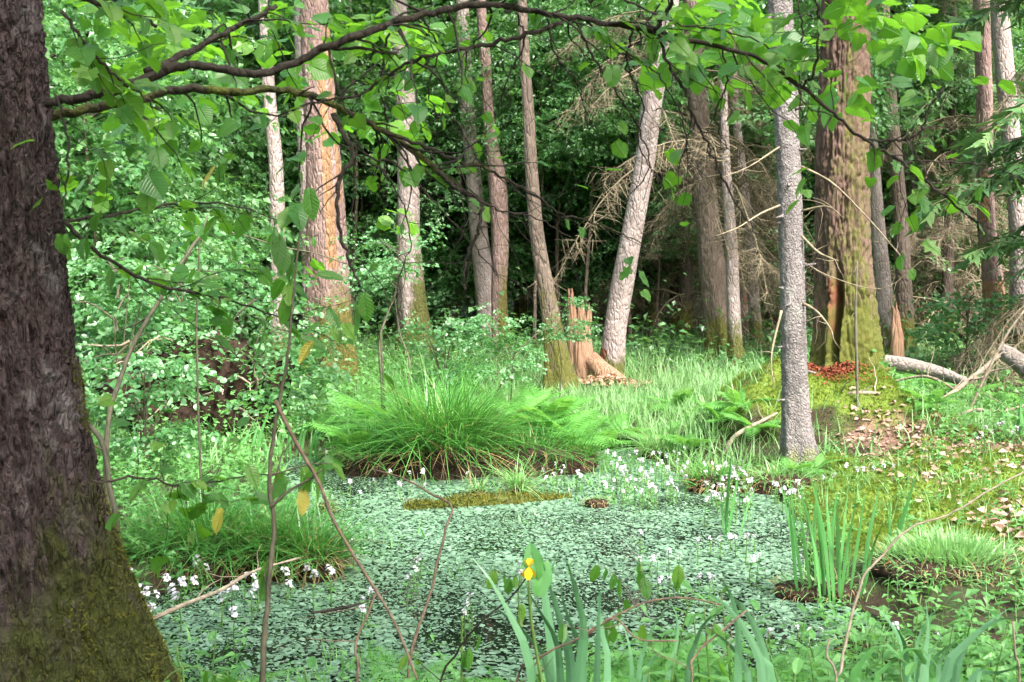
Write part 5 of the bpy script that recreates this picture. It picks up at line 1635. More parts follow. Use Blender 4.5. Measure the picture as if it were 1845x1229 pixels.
log("fallen_branch", "long bare branch slanting over the oak mound's moss", [(1452, 722), (1500, 715), (1550, 708), (1600, 714), (1640, 735)], [10.45, 10.3, 10.2, 10.2, 10.25], [12, 10, 9, 8, 6], M['deadwood'], "branch", twig=4, tw_len=.5)
log("fallen_branch", "thin forked branch propped against the green at the right", [(1660, 742), (1700, 718), (1740, 690), (1800, 640)], [11.0, 11.3, 11.6, 12.0], [6, 8, 9, 7], M['deadwood'], "branch", twig=6, tw_len=.7)
log("fallen_branch", "pale branch arching low above the herbs right of the mound", [(1600, 690), (1660, 678), (1700, 690), (1730, 710)], [12.0, 11.8, 11.6, 11.5], [4, 5, 5, 4], M['deadwood'], "branch", twig=3)
log("fallen_branch", "slender dead branch running across the litter to the right edge", [(1690, 770), (1750, 740), (1800, 742), (1850, 730)], [10.4, 10.4, 10.3, 10.4], [4, 6, 6, 5], M['deadwood'], "branch", twig=5, tw_len=.5)
log("fallen_branch", "thin dead stick rising from the herbs at the right edge", [(1720, 800), (1765, 700), (1810, 610), (1845, 560)], [11.2, 11.2, 11.2, 11.2], [3, 5, 5, 3], M['deadwood'], "branch", twig=5, tw_len=.4)
log("fallen_branch", "short twig leaning on the left flank of the oak mound", [(1300, 835), (1320, 790), (1350, 770), (1400, 745)], [9.75, 9.85, 10.0, 10.2], [10, 8, 7, 6], M['deadwood'], "branch", twig=2)
log("fallen_branch", "thin twig standing in the moss in front of the oak", [(1547, 860), (1545, 720), (1542, 560), (1545, 470)], [9.9, 10.1, 10.3, 10.4], [4, 5, 5, 3], M['stem_grey'], "branch", twig=4, tw_len=.3)
log("fallen_branch", "dark broken bough with its end in the left shore water", [(275, 1115), (330, 1090), (400, 1062), (455, 1030), (540, 1005)], [5.0, 5.1, 5.3, 5.5, 5.8], [9, 8, 7, 5, 3], M['deadwood'], "branch", twig=4, tw_len=.25)
log("fallen_branch", "dark log half sunk in the near right mud", [(1620, 1185), (1680, 1180), (1740, 1185)], [5.0, 5.0, 5.0], [18, 20, 14], M['log_moss'], "branch")
log("fallen_branch", "twiggy branch crossing the water in front of the left tussocks", [(560, 1105), (640, 1090), (700, 1065)], [5.5, 5.5, 5.6], [5, 5, 3], M['twig_dark'], "branch", twig=3, tw_len=.2)

# splintered stump
Ys = 15.3
g = P(1050, 712, Ys)
g[2] = gh(g[0], Ys)
t = thing("splintered_stump", "rotten orange-brown stump with tall splinters beside the bending trunk", "stump", g)


def splinter(pp, w0, seed, Yd, red=0.3, moss=0.0):
    pts = catmull([P(x, y, Yd) - g for x, y in pp], 16)
    n = 16
    s = np.linspace(0, 1, n)
    a = np.linspace(0, 2 * np.pi, 14, endpoint=False)
    A, S = np.meshgrid(a, s)
    wid = (w0 * .5 / F_PX * Yd) * (1 - 0.25 * S) * np.where(S > .6, 1 - ((S - .6) / .4) * (0.78 + .22 * np.cos(A * 2 + seed)), 1) + .004
    wid = wid * (1 + .28 * fbm(np.cos(A) * 2.5 + seed, np.sin(A) * 2.5, S * 2, seed, 3))
    v = np.stack([pts[:, 0][:, None] + np.cos(A) * wid, pts[:, 1][:, None] + np.sin(A) * wid * .7, pts[:, 2][:, None] + 0.12 * (S > .85) * fbm(np.cos(A) * 3 + seed, np.sin(A) * 3, 0, seed, 2)], -1)
    ii, jj = np.meshgrid(np.arange(n - 1), np.arange(14), indexing='ij')
    q = np.stack([ii * 14 + jj, ii * 14 + (jj + 1) % 14, (ii + 1) * 14 + (jj + 1) % 14, (ii + 1) * 14 + jj], -1).reshape(-1, 4)
    v = v.reshape(-1, 3)
    v2 = np.vstack([v, pts[-1]])
    cap = np.array([[(n - 1) * 14 + k, (n - 1) * 14 + (k + 1) % 14, len(v)] for k in range(14)])
    return MB().add(v2, [q, cap], redwood=np.full(len(v2), red), moss=np.full(len(v2), moss)).mesh("splinter", M['rotten'])


for pp, w, rd, ms_ in [([(1042, 720), (1040, 640), (1032, 580), (1028, 528)], 30, .1, .2), ([(1055, 722), (1050, 650), (1048, 600), (1046, 556)], 36, .35, .1), ([(1060, 722), (1058, 650), (1057, 600), (1063, 560)], 22, .3, 0), ([(1030, 725), (1026, 690), (1024, 660)], 24, .1, .5), ([(1072, 722), (1070, 690), (1068, 670)], 30, .5, .2)]:
    obj("splinter", splinter(pp, w, int(w), Ys + RNG.uniform(-.08, .08), rd, ms_), t)
log("leaning_slab", "slab of rotten wood sloping from the splintered stump to the grass", [(1062, 645), (1100, 680), (1130, 700), (1158, 725)], [15.3, 15.0, 14.7, 14.4], [30, 34, 30, 20], M['rotten'], "log", moss=0.35)
x, y = RNG.normal(P(1095, 716, 14.7)[0], .27, 700), RNG.normal(14.7, .28, 700)
cm = MB()
scatter(cm, QL, frames(yaw_dirs(RNG.uniform(0, 6.28, 700), RNG.normal(0, .3, 700)), np.tile([0, 0, 1.0], (700, 1)), RNG.normal(0, .5, 700)), np.stack([x, y, ground_h(x, y) + .02 + .09 * np.exp(-((x - x.mean()) / .3) ** 2 - ((y - 14.7) / .3) ** 2)], -1), RNG.uniform(.03, .08, 700))
obj("wood_chips", cm.mesh("wood_chips", M['chips'], False), kind='stuff', label="heap of pinkish wood chips under the splintered stump", cat="wood chips")


def snag(label, pp, Yd, w, mat, red=.2, moss=.1, name="broken_stub"):
    global g
    g = P(pp[0][0], pp[0][1], Yd)
    o_ = g.copy()
    t = thing(name, label, "stub", o_)
    me = splinter(pp, w, int(w) + 3, Yd, red, moss)
    me.materials.clear()
    me.materials.append(mat)
    obj("wood", me, t)
    return t


snag("short pale broken stub standing upright right of the oak mound", [(1656, 800), (1658, 770), (1660, 745), (1663, 722)], 10.1, 26, M['log_pale'], 0, .1)
snag("red-brown broken stub beside the slim pale trunk behind the oak", [(1620, 655), (1616, 610), (1614, 560)], 15.0, 26, M['rotten'], .35, .1)
snag("mossy old stub behind the thin trunks among dead branches", [(1342, 660), (1340, 600), (1337, 515)], 20.5, 40, M['bark_brown'], .4, .4)
sn = snag("dark rotten root stub on the leaf litter at the right", [(1785, 925), (1786, 905), (1790, 882)], 7.7, 44, M['bark_dark'], .35, .2)
rt = MB()
for pp, r0 in [([(1788, 905), (1800, 925), (1808, 955), (1822, 985)], .016), ([(1790, 908), (1815, 925), (1835, 940)], .012)]:
    tube(rt, catmull([P(x, y, 7.6 - .12 * k) - np.array(sn.location) for k, (x, y) in enumerate(pp)], 12), np.linspace(r0, r0 * .5, 12), 8, rough=.2)
obj("root", rt.mesh("stub_root", M['log_pale']), sn)

n = 2600
da, dr_ = RNG.uniform(3.5, 5.6, n), np.abs(RNG.normal(0, .17, n))
x, y = OAK[0] - .15 + np.cos(da) * (dr_ + .14), OAK[1] - .10 + np.sin(da) * (dr_ * 1.3 + .12)
rd = MB()
scatter(rd, QL, frames(yaw_dirs(RNG.uniform(0, 6.28, n), RNG.normal(0, .5, n)), np.tile([0, 0, 1.0], (n, 1)), RNG.normal(0, .7, n)), np.stack([x, y, ground_h(x, y) + .01 + .07 * np.exp(-(dr_ / .12) ** 2) * RNG.random(n)], -1), RNG.uniform(.012, .035, n))
obj("red_wood_dust", rd.mesh("red_wood_dust", M['red_dust'], False), None, kind='stuff', label="rust-red wood dust spilling from the oak's hollow", cat="wood dust")

# ------------------------------------------------------------------ the near tree with its overhanging branches
YN = 3.25
pts = [P(40, 1229, YN), P(15, 1000, YN), P(-5, 800, YN), P(-22, 600, YN), P(-40, 400, YN), P(-60, 200, YN), P(-78, 0, YN)]
rad = [w / F_PX * YN for w in (262, 190, 158, 142, 138, 136, 134)]
pts[0] = P(40, 1229, YN)
gz = gh(pts[0][0], YN)
pts = [np.array([pts[0][0] + .03, YN, gz])] + pts
rad = [0.50] + rad
d = pts[-1] - pts[-2]
d /= np.linalg.norm(d)
for k in range(1, 5):
    pts.append(pts[-1] + d * 1.3)
    rad.append(rad[-1] * .85)
me, o = trunk_mesh("near_trunk", pts, rad, M['bark_near'], seg=260, step=0.0055, zfine=2.75, ridge=(0.021, 0.14, 0.026, 0.22), base_moss=0.72, moss_h=0.80, flare=0.05, roots=5, side_moss=0.35, side_ang=-0.3, rough=0.04, seed=7)
NEAR = thing("near_tree", "dark scaly-barked tree with mossy foot at the left edge and overhanging leafy branches", "tree", o)
obj("trunk", me, NEAR)
nvt = len(me.vertices)
co, no, mv = np.empty(nvt * 3), np.empty(nvt * 3), np.empty(nvt)
me.vertices.foreach_get("co", co)
me.vertices.foreach_get("normal", no)
me.attributes["moss"].data.foreach_get("value", mv)
co, no = co.reshape(-1, 3), no.reshape(-1, 3)
pm_ = np.clip(mv * 1.5 + 0.9 * fbm(co[:, 0] * 9, co[:, 1] * 9, co[:, 2] * 6, 5, 3) - 0.75, 0, 1) * (co[:, 2] < 2.5)
pick = RNG.choice(nvt, 34000, p=pm_ / pm_.sum())
d_ = no[pick] * 0.8 + RNG.normal(0, .45, (len(pick), 3)) + np.array([0, 0, -.25])
tm = MB()
scatter(tm, TRI, frames(d_, RNG.normal(0, 1, (len(pick), 3))), co[pick] + RNG.normal(0, .003, (len(pick), 3)) - no[pick] * .002, np.stack([RNG.uniform(.002, .005, len(pick)), RNG.uniform(.006, .018, len(pick)), np.ones(len(pick))], -1))
obj("moss", tm.mesh("trunk_moss", M['moss_dark'], False), NEAR, kind='stuff')
obj("crown", CROWN_T[1], NEAR, (-0.6, -0.2, 4.6), (0, 0, 1), 0.8)

LEAF_OBJ = [MB().add(t[0], t[1], uv=t[2], tint=0.0).mesh("leaf", M['leaf_near']) for t in BIG_LEAVES]
LEAF_OVAL = MB().add(OVAL_LEAF[0], OVAL_LEAF[1], uv=OVAL_LEAF[2], tint=0.0).mesh("oval_leaf", M['leaf_near'])
LEAF_YEL = MB().add(OVAL_LEAF[0], OVAL_LEAF[1], uv=OVAL_LEAF[2], tint=0.0).mesh("yellow_leaf", M['leaf_yellow'])
NLEAF = 0
QUEUE = []          # leaves of the near tree: the 300 that show largest become objects, the rest one mesh
lr = np.random.default_rng(77)


def hang_leaf(parent, po, p, d, size, me=None):
    """Put one leaf at world point p, stalk pointing along d, blade roughly level and drooping."""
    global NLEAF
    nrm = np.array([lr.normal(0, .4), lr.normal(-0.3, .45), 1.0])
    d = np.array([d[0], d[1], np.clip(d[2], -.5, .2) - lr.uniform(0.0, 0.35)])
    Mx = frames(d[None], nrm[None])[0]
    me = me or LEAF_OBJ[int(lr.integers(0, 5))]
    NLEAF += 1
    if parent.name.startswith("branch"):
        QUEUE.append((size / p[1], parent, po, p, Mx, size, me))
    else:
        place_leaf(parent, po, p, Mx, size, me)


def place_leaf(parent, po, p, Mx, size, me):
    o_ = bpy.data.objects.new("leaf", me)
    COL.objects.link(o_)
    o_.parent = parent
    o_.matrix_local = Matrix.Translation(Vector(p - po)) @ Matrix([list(r_) + [0] for r_ in Mx] + [[0, 0, 0, 1]]) @ Matrix.Diagonal((size, size, size, 1))


def near_branch(root, ro, pp, Ya, Yb, wa, wb, ntw=8, leaves=1.6, lsize=0.047, moss=0.1, tlen=(.08, .3), me=None, mat=None, bare=4, sub="branch", tdroop=0.03, lo=0.12):
    n = max(24, 6 * len(pp))
    Yl = np.linspace(Ya, Yb, len(pp))
    path = catmull([P(x, y, yy) for (x, y), yy in zip(pp, Yl)], n) + RNG.normal(0, .0025, (n, 3))
    rad = np.linspace(wa, wb, n) * .5 / F_PX * Ya
    mb = MB()
    tube(mb, path - ro, rad, 10, 0, rough=.22, moss=moss, redwood=0.0)
    br = obj(sub, mb.mesh(sub, mat or M['twig_moss']), root)
    tm_ = MB()
    if ntw + bare:
        idx = np.clip((RNG.uniform(lo, 1, ntw + bare) * n).astype(int), 0, n - 1)
        tan = np.gradient(path, axis=0)
        tan /= np.linalg.norm(tan, axis=1, keepdims=True)
        dr = tan[idx] * RNG.uniform(.1, .9, (len(idx), 1)) + RNG.normal(0, .55, (len(idx), 3)) * np.array([1, .8, 1]) + np.array([0, 0, -.12])
        tw = []
        for q_ in range(len(idx)):
            tm_ = MB()
            tw += twigs(tm_, path[idx[q_]][None] - ro, dr[q_][None], RNG.uniform(*tlen, 1), np.clip(rad[idx[q_]] * .45, .0012, .004)[None], 6, .38, tdroop, 5)
            obj("twig", tm_.mesh("twig", M['twig_dark']), br)
        tw = [r_ + ro for r_ in tw]
        for q, row in enumerate(tw[:ntw]):
            for s_ in range(1, 7):
                if RNG.random() < leaves / 6 or (s_ == 6 and leaves > .5):
                    dd = row[s_] - row[s_ - 1]
                    dd = dd / np.linalg.norm(dd) + RNG.normal(0, .6, 3)
                    hang_leaf(br, ro, row[s_], dd, lsize * RNG.uniform(.65, 1.25), me)
    return br


o3 = np.array(NEAR.location)
# main arch across the top of the picture
near_branch(NEAR, o3, [(60, 190), (200, 165), (330, 118), (400, 125), (470, 132), (540, 108), (610, 78), (690, 50), (770, 24), (850, 9), (930, 14), (1010, 28), (1090, 41), (1180, 56), (1260, 76), (1330, 92), (1385, 114), (1440, 156), (1500, 202), (1560, 254), (1620, 290), (1680, 334), (1740, 384), (1768, 412)], 3.25, 3.35, 18, 4, ntw=36, leaves=2.4, moss=.25, bare=14, lo=.25)
# second limb, mossy, sinking to the middle
near_branch(NEAR, o3, [(70, 215), (180, 192), (250, 180), (330, 160), (420, 166), (480, 160), (560, 172), (620, 200), (690, 236), (740, 268), (790, 308), (830, 338)], 3.3, 3.5, 18, 10, ntw=14, leaves=2.4, moss=.55, bare=6)
near_branch(NEAR, o3, [(690, 236), (760, 262), (820, 288), (880, 305), (950, 345), (1010, 385), (1080, 405), (1160, 440)], 3.4, 3.7, 8, 2, ntw=4, leaves=1.0, bare=8, moss=.4)
near_branch(NEAR, o3, [(260, 130), (320, 105), (380, 72), (440, 40), (500, 10)], 3.4, 3.6, 14, 9, ntw=10, leaves=2.6, bare=2)
near_branch(NEAR, o3, [(1012, 38), (950, 62), (870, 82), (780, 99), (720, 122), (640, 172), (560, 186), (500, 210)], 3.28, 3.35, 9, 3, ntw=9, leaves=1.8, bare=5)
near_branch(NEAR, o3, [(600, 85), (680, 92), (740, 106), (795, 145), (815, 205), (840, 250), (870, 300)], 3.3, 3.4, 6, 2, ntw=5, leaves=1.4, bare=4)
near_branch(NEAR, o3, [(600, 205), (618, 240), (636, 282), (610, 330), (610, 400), (626, 465), (652, 516)], 3.35, 3.3, 10, 5, ntw=0, leaves=0, bare=5)
near_branch(NEAR, o3, [(625, 235), (660, 280), (720, 300), (790, 372), (850, 440), (900, 500)], 3.4, 3.5, 5, 2, ntw=0, leaves=0, bare=6)
near_branch(NEAR, o3, [(790, 310), (840, 350), (866, 358), (865, 405), (850, 440), (838, 475), (836, 525)], 3.45, 3.45, 9, 4, ntw=0, leaves=0, bare=5)
near_branch(NEAR, o3, [(1185, 58), (1205, 115), (1232, 165), (1250, 212), (1272, 252), (1302, 322), (1340, 388), (1362, 422)], 3.3, 3.4, 7, 3, ntw=1, leaves=.6, bare=6)
near_branch(NEAR, o3, [(1035, 36), (1072, 108), (1110, 168), (1150, 232), (1170, 300), (1120, 370)], 3.3, 3.4, 5, 2, ntw=2, leaves=.8, bare=6)
near_branch(NEAR, o3, [(1445, 158), (1470, 120), (1475, 40), (1465, -20)], 3.3, 3.2, 5, 4, ntw=6, leaves=2.4, bare=2)
near_branch(NEAR, o3, [(1390, 110), (1440, 80), (1440, 20), (1430, -20)], 3.3, 3.3, 4, 3, ntw=7, leaves=2.6, bare=2)
near_branch(NEAR, o3, [(1560, 252), (1640, 250), (1664, 225), (1672, 198), (1700, 160)], 3.35, 3.3, 6, 3, ntw=6, leaves=2.2, bare=2)
near_branch(NEAR, o3, [(1500, 205), (1480, 240), (1450, 240), (1440, 130)], 3.3, 3.3, 4, 2, ntw=4, leaves=2.0, bare=1)
near_branch(NEAR, o3, [(1620, 292), (1700, 290), (1790, 300), (1845, 330)], 3.35, 3.4, 4, 2, ntw=7, leaves=2.2, bare=2)
near_branch(NEAR, o3, [(1180, 56), (1200, 22), (1220, -20)], 3.3, 3.2, 8, 6, ntw=4, leaves=2.2, bare=2)
near_branch(NEAR, o3, [(1100, -10), (1220, 40), (1300, 55), (1370, 76), (1400, 100)], 3.2, 3.3, 4, 3, ntw=8, leaves=2.2, bare=2)
near_branch(NEAR, o3, [(110, 20), (180, 110), (240, 160), (290, 204)], 2.9, 3.0, 7, 4, ntw=8, leaves=2.6, bare=0, lsize=.06)
near_branch(NEAR, o3, [(90, -30), (160, 0), (230, 22), (285, 46)], 2.9, 2.9, 12, 6, ntw=7, leaves=2.6, bare=0, lsize=.06)
near_branch(NEAR, o3, [(100, 170), (124, 270), (112, 390)], 3.1, 3.0, 5, 3, ntw=6, leaves=2.4, bare=0)
near_branch(NEAR, o3, [(105, 402), (200, 386), (340, 366), (430, 372), (500, 396)], 3.2, 3.5, 7, 2, ntw=9, leaves=2.0, bare=1, me=LEAF_OVAL, lsize=.07)
near_branch(NEAR, o3, [(115, 398), (180, 458), (280, 512), (400, 538), (495, 568), (600, 610)], 3.2, 3.5, 8, 2, ntw=12, leaves=2.2, bare=1, me=LEAF_OVAL, lsize=.07)
near_branch(NEAR, o3, [(165, 870), (250, 860), (330, 874), (430, 860), (540, 850)], 3.1, 3.4, 5, 2, ntw=14, leaves=2.6, bare=1, tdroop=.0)
print("near leaves", NLEAF)

for pp in ([(700, 60), (690, 110), (685, 160), (700, 240), (690, 330)], [(760, 30), (790, 90), (770, 160), (800, 230)], [(930, 20), (945, 80), (920, 130), (900, 190)], [(985, 30), (1000, 100), (1040, 150), (1060, 230)], [(1140, 50), (1130, 120), (1160, 190), (1150, 260), (1190, 330)],
           [(1300, 85), (1310, 150), (1290, 200), (1310, 270)], [(840, 345), (900, 380), (960, 390), (1030, 430)], [(560, 175), (600, 250), (690, 310), (740, 420), (720, 500)], [(1080, 42), (1110, 90), (1180, 130), (1230, 210), (1240, 300)]):
    near_branch(NEAR, o3, pp, 3.35, 3.45, 4, 2, ntw=1, leaves=.8, bare=8, tlen=(.1, .34), mat=M['twig_dark'])

# smaller, farther leaves of the same tree that fill the top left
fol = MB()
n = 60
cx, cyy = RNG.uniform(90, 760, n), np.abs(RNG.normal(0, 170, n))
pp_ = np.array([P(a, b, c) for a, b, c in zip(cx, cyy, RNG.uniform(4.2, 6.5, n))]) - o3
sprays(fol, [make_spray(BIG_LEAVES[0], 7, .30, 500), make_spray(BIG_LEAVES[2], 7, .30, 501)], pp_, RNG.uniform(0, 6.28, n), RNG.normal(-.1, .25, n), RNG.uniform(.2, .3, n))
n = 24
cx, cyy = RNG.uniform(1180, 1640, n), np.abs(RNG.normal(0, 90, n))
pp_ = np.array([P(a, b, c) for a, b, c in zip(cx, cyy, RNG.uniform(3.8, 5.0, n))]) - o3
sprays(fol, [make_spray(BIG_LEAVES[0], 7, .30, 502), make_spray(BIG_LEAVES[1], 7, .30, 503)], pp_, RNG.uniform(0, 6.28, n), RNG.normal(-.1, .25, n), RNG.uniform(.2, .32, n))
QUEUE = [q for q in QUEUE if 0 < q[3][1]]
inview = []
for q in QUEUE:
    v_ = q[3] - CAM
    dep = float(v_ @ FWD)
    px_, py_ = W_PX / 2 + F_PX * v_[0] / dep, H_PX / 2 - F_PX * float(v_ @ UPV) / dep
    inview.append(-40 < px_ < W_PX + 40 and -40 < py_ < H_PX + 40)
order = sorted(range(len(QUEUE)), key=lambda i_: (not inview[i_], -QUEUE[i_][0]))
TM_OF = {m_.name: t_ for m_, t_ in zip(LEAF_OBJ + [LEAF_OVAL], BIG_LEAVES + [OVAL_LEAF])}
for rank, i_ in enumerate(order):
    _, par, po, p, Mx, size, me_ = QUEUE[i_]
    if rank < 300:
        place_leaf(par, po, p, Mx, size, me_)
    else:
        scatter(fol, TM_OF[me_.name], Mx[None], (p - o3)[None], np.array([size]))
obj("foliage", fol.mesh("near_foliage", M['leaf_near'], True), NEAR, kind='stuff')

# ------------------------------------------------------------------ stems in the foreground
def fstem(name, label, pp, Ya, Yb, wa, wb, mat, cat="sapling", twg=0, leaves=0, lsize=.06, me=None):
    o_ = P(pp[0][0], pp[0][1], Ya)
    o_[2] = gh(o_[0], Ya)
    t = thing(name, label, cat, o_)
    Yl = np.linspace(Ya, Yb, len(pp))
    P3 = [P(x, y, yy) for (x, y), yy in zip(pp, Yl)]
    if P3[0][2] > o_[2] + .02:
        P3 = [np.array([P3[0][0], Ya, o_[2] - .04])] + P3
    n = max(24, 7 * len(P3))
    path = catmull(P3, n) + np.cumsum(RNG.normal(0, .0022, (n, 3)), 0) * np.linspace(0, 1, n)[:, None] * np.linspace(1, 0, n)[:, None] * 4
    rad = np.linspace(wa, wb, n) * .5 / F_PX * Ya
    mb = MB()
    tube(mb, path - o_, rad * (1 + .12 * (RNG.random(n) > .9)), 9, rough=.12)
    st_ = obj("stem", mb.mesh("stem", mat), t)
    if twg:
        tm_ = MB()
        idx = RNG.integers(n // 3, n, twg)
        tw = []
        for q_ in range(twg):
            tm_ = MB()
            tw += twigs(tm_, path[idx[q_]][None] - o_, RNG.normal(0, .6, (1, 3)) + np.array([0, 0, .2]), RNG.uniform(.08, .25, 1), np.maximum(rad[idx[q_]] * .5, .0012)[None], 6, .3, 0, 5)
            obj("twig", tm_.mesh("twig", mat), t)
        for row in tw:
            for k in range(2, 7):
                if lr.random() < leaves / 5:
                    hang_leaf(t, np.zeros(3), row[k], row[k] - row[k - 1] + RNG.normal(0, .02, 3), lsize * lr.uniform(.7, 1.25), me)
    return t


sap = fstem("sapling", "young grey-green sapling stem standing at the left front of the pond", [(478, 1245), (479, 1130), (484, 1010), (486, 920), (480, 830), (486, 760), (496, 722), (506, 650), (520, 560), (532, 470), (545, 380)], 3.15, 3.25, 15, 3, M['stem_grey'], twg=9, leaves=2.2, lsize=.085, me=LEAF_OVAL)
bs = MB()
so = np.array(sap.location)
path = catmull([P(x, y, 3.2 - .02 * k) for k, (x, y) in enumerate([(496, 722), (535, 800), (575, 870), (600, 935), (640, 1005), (680, 1068), (715, 1130), (752, 1225)])], 40) - so
tube(bs, path, np.linspace(.0055, .003, 40), 8, rough=.15)
obj("broken_top", bs.mesh("broken_top", M['stem_brown']), sap, label="snapped brown side stem sloping down to the right")
bs = MB()
tube(bs, catmull([P(x, y, 3.18) for x, y in [(486, 915), (520, 885), (560, 862), (580, 845)]], 14) - so, np.linspace(.005, .0025, 14), 7)
obj("side_branch", bs.mesh("side_branch", M['stem_grey']), sap)
for (px, py, me_) in [(545, 880, LEAF_YEL), (400, 915, LEAF_YEL), (565, 615, LEAF_YEL), (520, 862, LEAF_OVAL), (570, 850, LEAF_OVAL), (445, 835, LEAF_OVAL), (390, 300, LEAF_YEL)]:
    hang_leaf(sap, so, P(px, py, 3.2), np.array([RNG.normal(0, .5), -.2, -1.2]), .07, me_)
fstem("dry_stalk", "long thin dry stalk bent over the middle of the pond", [(735, 1195), (770, 1080), (796, 965), (812, 918), (770, 890), (720, 862), (672, 846)], 4.3, 4.8, 7, 3, M['stem_brown'], "stalk")
fstem("dry_stalk", "pair of pale dry stalks rising at the bottom edge left of centre", [(634, 1240), (632, 1160), (660, 1100), (680, 1060)], 3.3, 3.4, 8, 4, M['stem_brown'], "stalk", twg=3)
fstem("bramble_stem", "dark thin stem slanting from the bottom edge to the yellow iris", [(800, 1240), (830, 1160), (870, 1110), (925, 1068), (955, 1032)], 3.1, 2.95, 6, 3, M['twig_dark'], "bramble", twg=3, leaves=1.5, lsize=.045, me=LEAF_OVAL)
fstem("bramble_stem", "reddish bramble stem arching low across the iris blades", [(935, 1240), (985, 1180), (1060, 1145), (1110, 1110), (1150, 1150), (1220, 1155)], 3.0, 2.9, 6, 3, M['stem_brown'], "bramble", twg=3, leaves=1.5, lsize=.05, me=LEAF_OVAL)
fstem("bramble_stem", "thin bramble stem running right over the pond to green leaves", [(960, 1229), (1060, 1150), (1160, 1095), (1240, 1078), (1300, 1090)], 3.1, 3.2, 5, 3, M['stem_brown'], "bramble", twg=6, leaves=2.8, lsize=.05, me=LEAF_OVAL)
fstem("bramble_stem", "pale bramble stem among the arching iris right of centre", [(1250, 1240), (1255, 1190), (1300, 1140), (1345, 1100)], 3.0, 3.1, 6, 4, M['stem_brown'], "bramble", twg=5, leaves=2.5, lsize=.05, me=LEAF_OVAL)
fstem("dry_stalk", "long pale dry stem curving from the bottom edge up to the right bank", [(1508, 1245), (1530, 1130), (1555, 1055), (1590, 1005), (1645, 945), (1720, 912), (1800, 870), (1850, 848)], 3.4, 3.9, 7, 3, M['deadwood'], "stalk")
fstem("dry_stalk", "pale short dry twig at the bottom right edge", [(1840, 1240), (1830, 1180), (1825, 1120)], 3.0, 3.0, 6, 4, M['deadwood'], "stalk")
fstem("dry_stalk", "thin whitish dry stem crossing below the long pale one", [(1505, 1229), (1490, 1180), (1495, 1150)], 3.3, 3.3, 6, 4, M['deadwood'], "stalk")
fstem("leaning_sapling", "bare grey sapling leaning right out of the left thicket", [(195, 790), (215, 690), (240, 620), (290, 540), (330, 470), (365, 418)], 6.6, 6.9, 12, 6, M['stem_grey'], "sapling", twg=3, leaves=1.5, me=LEAF_OVAL)
fstem("leaning_sapling", "thin sapling arching right from the leaning stem's top", [(355, 430), (420, 422), (500, 445), (560, 455), (625, 476)], 6.9, 7.2, 5, 2, M['stem_grey'], "sapling", twg=4, leaves=1.5, me=LEAF_OVAL)
fstem("dead_sapling", "dark dead stem leaning between the near trunk and left tussocks", [(215, 960), (200, 880), (185, 800), (160, 765)], 4.6, 4.7, 12, 10, M['stem_grey'], "sapling", twg=2)
fstem("leafy_weed", "leafy green weed in the pond front left of the iris", [(828, 1235), (826, 1170), (832, 1110)], 3.5, 3.5, 5, 4, M['stem_green'], "weed", twg=7, leaves=3.0, lsize=.055, me=LEAF_OVAL)
fstem("leafy_weed", "weed with bright leaves at the bottom left by the mossy trunk", [(330, 1240), (322, 1200), (318, 1165)], 3.0, 3.0, 5, 4, M['stem_green'], "weed", twg=8, leaves=3.0, lsize=.085)
WEEDS = [(1400, 1170, 3.6), (1470, 1190, 3.6), (1290, 1105, 3.5), (1330, 1080, 3.6), (1200, 1200, 3.3), (1160, 1225, 3.2), (1420, 1225, 3.2), (1640, 1215, 3.3), (1560, 1130, 4.4), (1590, 1105, 4.6), (1700, 1130, 3.9), (1775, 1140, 3.6), (1830, 1110, 3.8), (560, 1210, 3.6), (430, 1215, 3.7), (700, 1225, 3.4), (380, 1150, 4.2), (1250, 1135, 3.7), (1360, 1110, 4.0), (1480, 1150, 4.2), (1230, 1075, 4.0), (1650, 1080, 4.6), (1180, 1150, 4.0), (1430, 1110, 4.6), (1320, 1160, 3.9), (1500, 1210, 3.7), (1600, 1150, 4.1), (1740, 1090, 4.4), (1800, 1075, 4.6), (1120, 1190, 4.1)]
weed_me = []
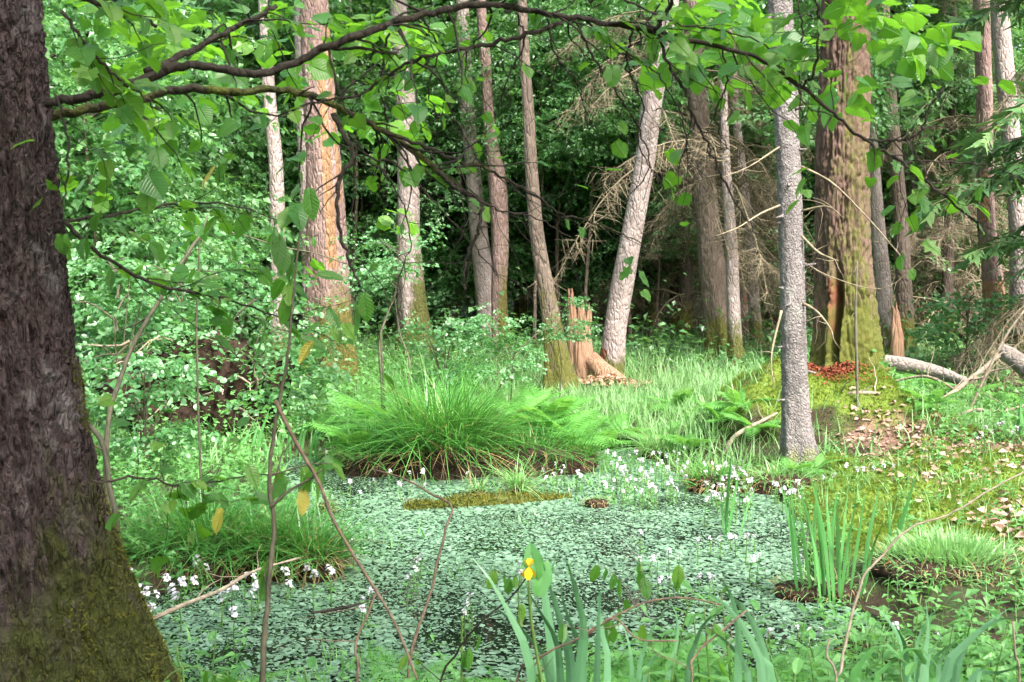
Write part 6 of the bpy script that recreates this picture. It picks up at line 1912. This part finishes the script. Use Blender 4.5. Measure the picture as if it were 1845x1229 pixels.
for q in range(4):
    sm, lm = MB(), MB()
    tube(sm, catmull([(0, 0, -.03), (.02, 0, .15), (.03 * (q - 1), .02, .32)], 8), np.linspace(.004, .002, 8), 5)
    for k in range(11):
        a = k * 2.4 + q
        dd = np.array([[math.cos(a), math.sin(a), .25 + .04 * k]])
        scatter(lm, OVAL_LEAF, frames(dd, np.array([[0, 0, 1.0]])), np.array([[.003 * k * (q - 1) * .8, 0, .05 + .026 * k]]), np.array([.085 - .003 * k]))
    weed_me.append((sm.mesh("weed_stem", M['stem_green']), lm.mesh("weed_leaves", M['herb'])))
for k, (px, py, Yd) in enumerate(WEEDS):
    p = P(px, py, Yd)
    z = max(gh(p[0], Yd), -.02)
    s = max(.6, min(2.2, (p[2] - z) / .30))
    t = thing("leafy_weed", "upright leafy weed among the near shore plants", "weed", (p[0], Yd, z), k * 1.1, group="leafy weeds along the near shore")
    obj("stem", weed_me[k % 4][0], t, scale=(1, 1, s))
    obj("leaves", weed_me[k % 4][1], t, scale=(1, 1, s))
print("objects", len(bpy.data.objects), "tris", sum(len(m.loops) - 2 * len(m.polygons) for m in bpy.data.meshes))

# repeats that nothing but their order tells apart are named by that order
ONES = "first second third fourth fifth sixth seventh eighth ninth tenth eleventh twelfth thirteenth fourteenth fifteenth sixteenth seventeenth eighteenth nineteenth".split()
TENS = {2: ("twentieth", "twenty"), 3: ("thirtieth", "thirty"), 4: ("fortieth", "forty"), 5: ("fiftieth", "fifty")}


def ordinal(n_):
    if n_ < 20:
        return ONES[n_ - 1]
    t_, o_ = divmod(n_, 10)
    return TENS[t_][0] if o_ == 0 else TENS[t_][1] + "-" + ONES[o_ - 1]


byl = {}
for ob in bpy.data.objects:
    if ob.parent is None and ob.get("group") and ob.get("label"):
        byl.setdefault(ob["label"], []).append(ob)
for lab, obs in byl.items():
    if 1 < len(obs) <= 59:
        obs.sort(key=lambda q: q.location.x / max(q.location.y, .1))
        for k, ob in enumerate(obs):
            ob["label"] = lab + ", " + ("leftmost of them" if k == 0 else "rightmost of them" if k == len(obs) - 1 else ordinal(k + 1) + " from left")
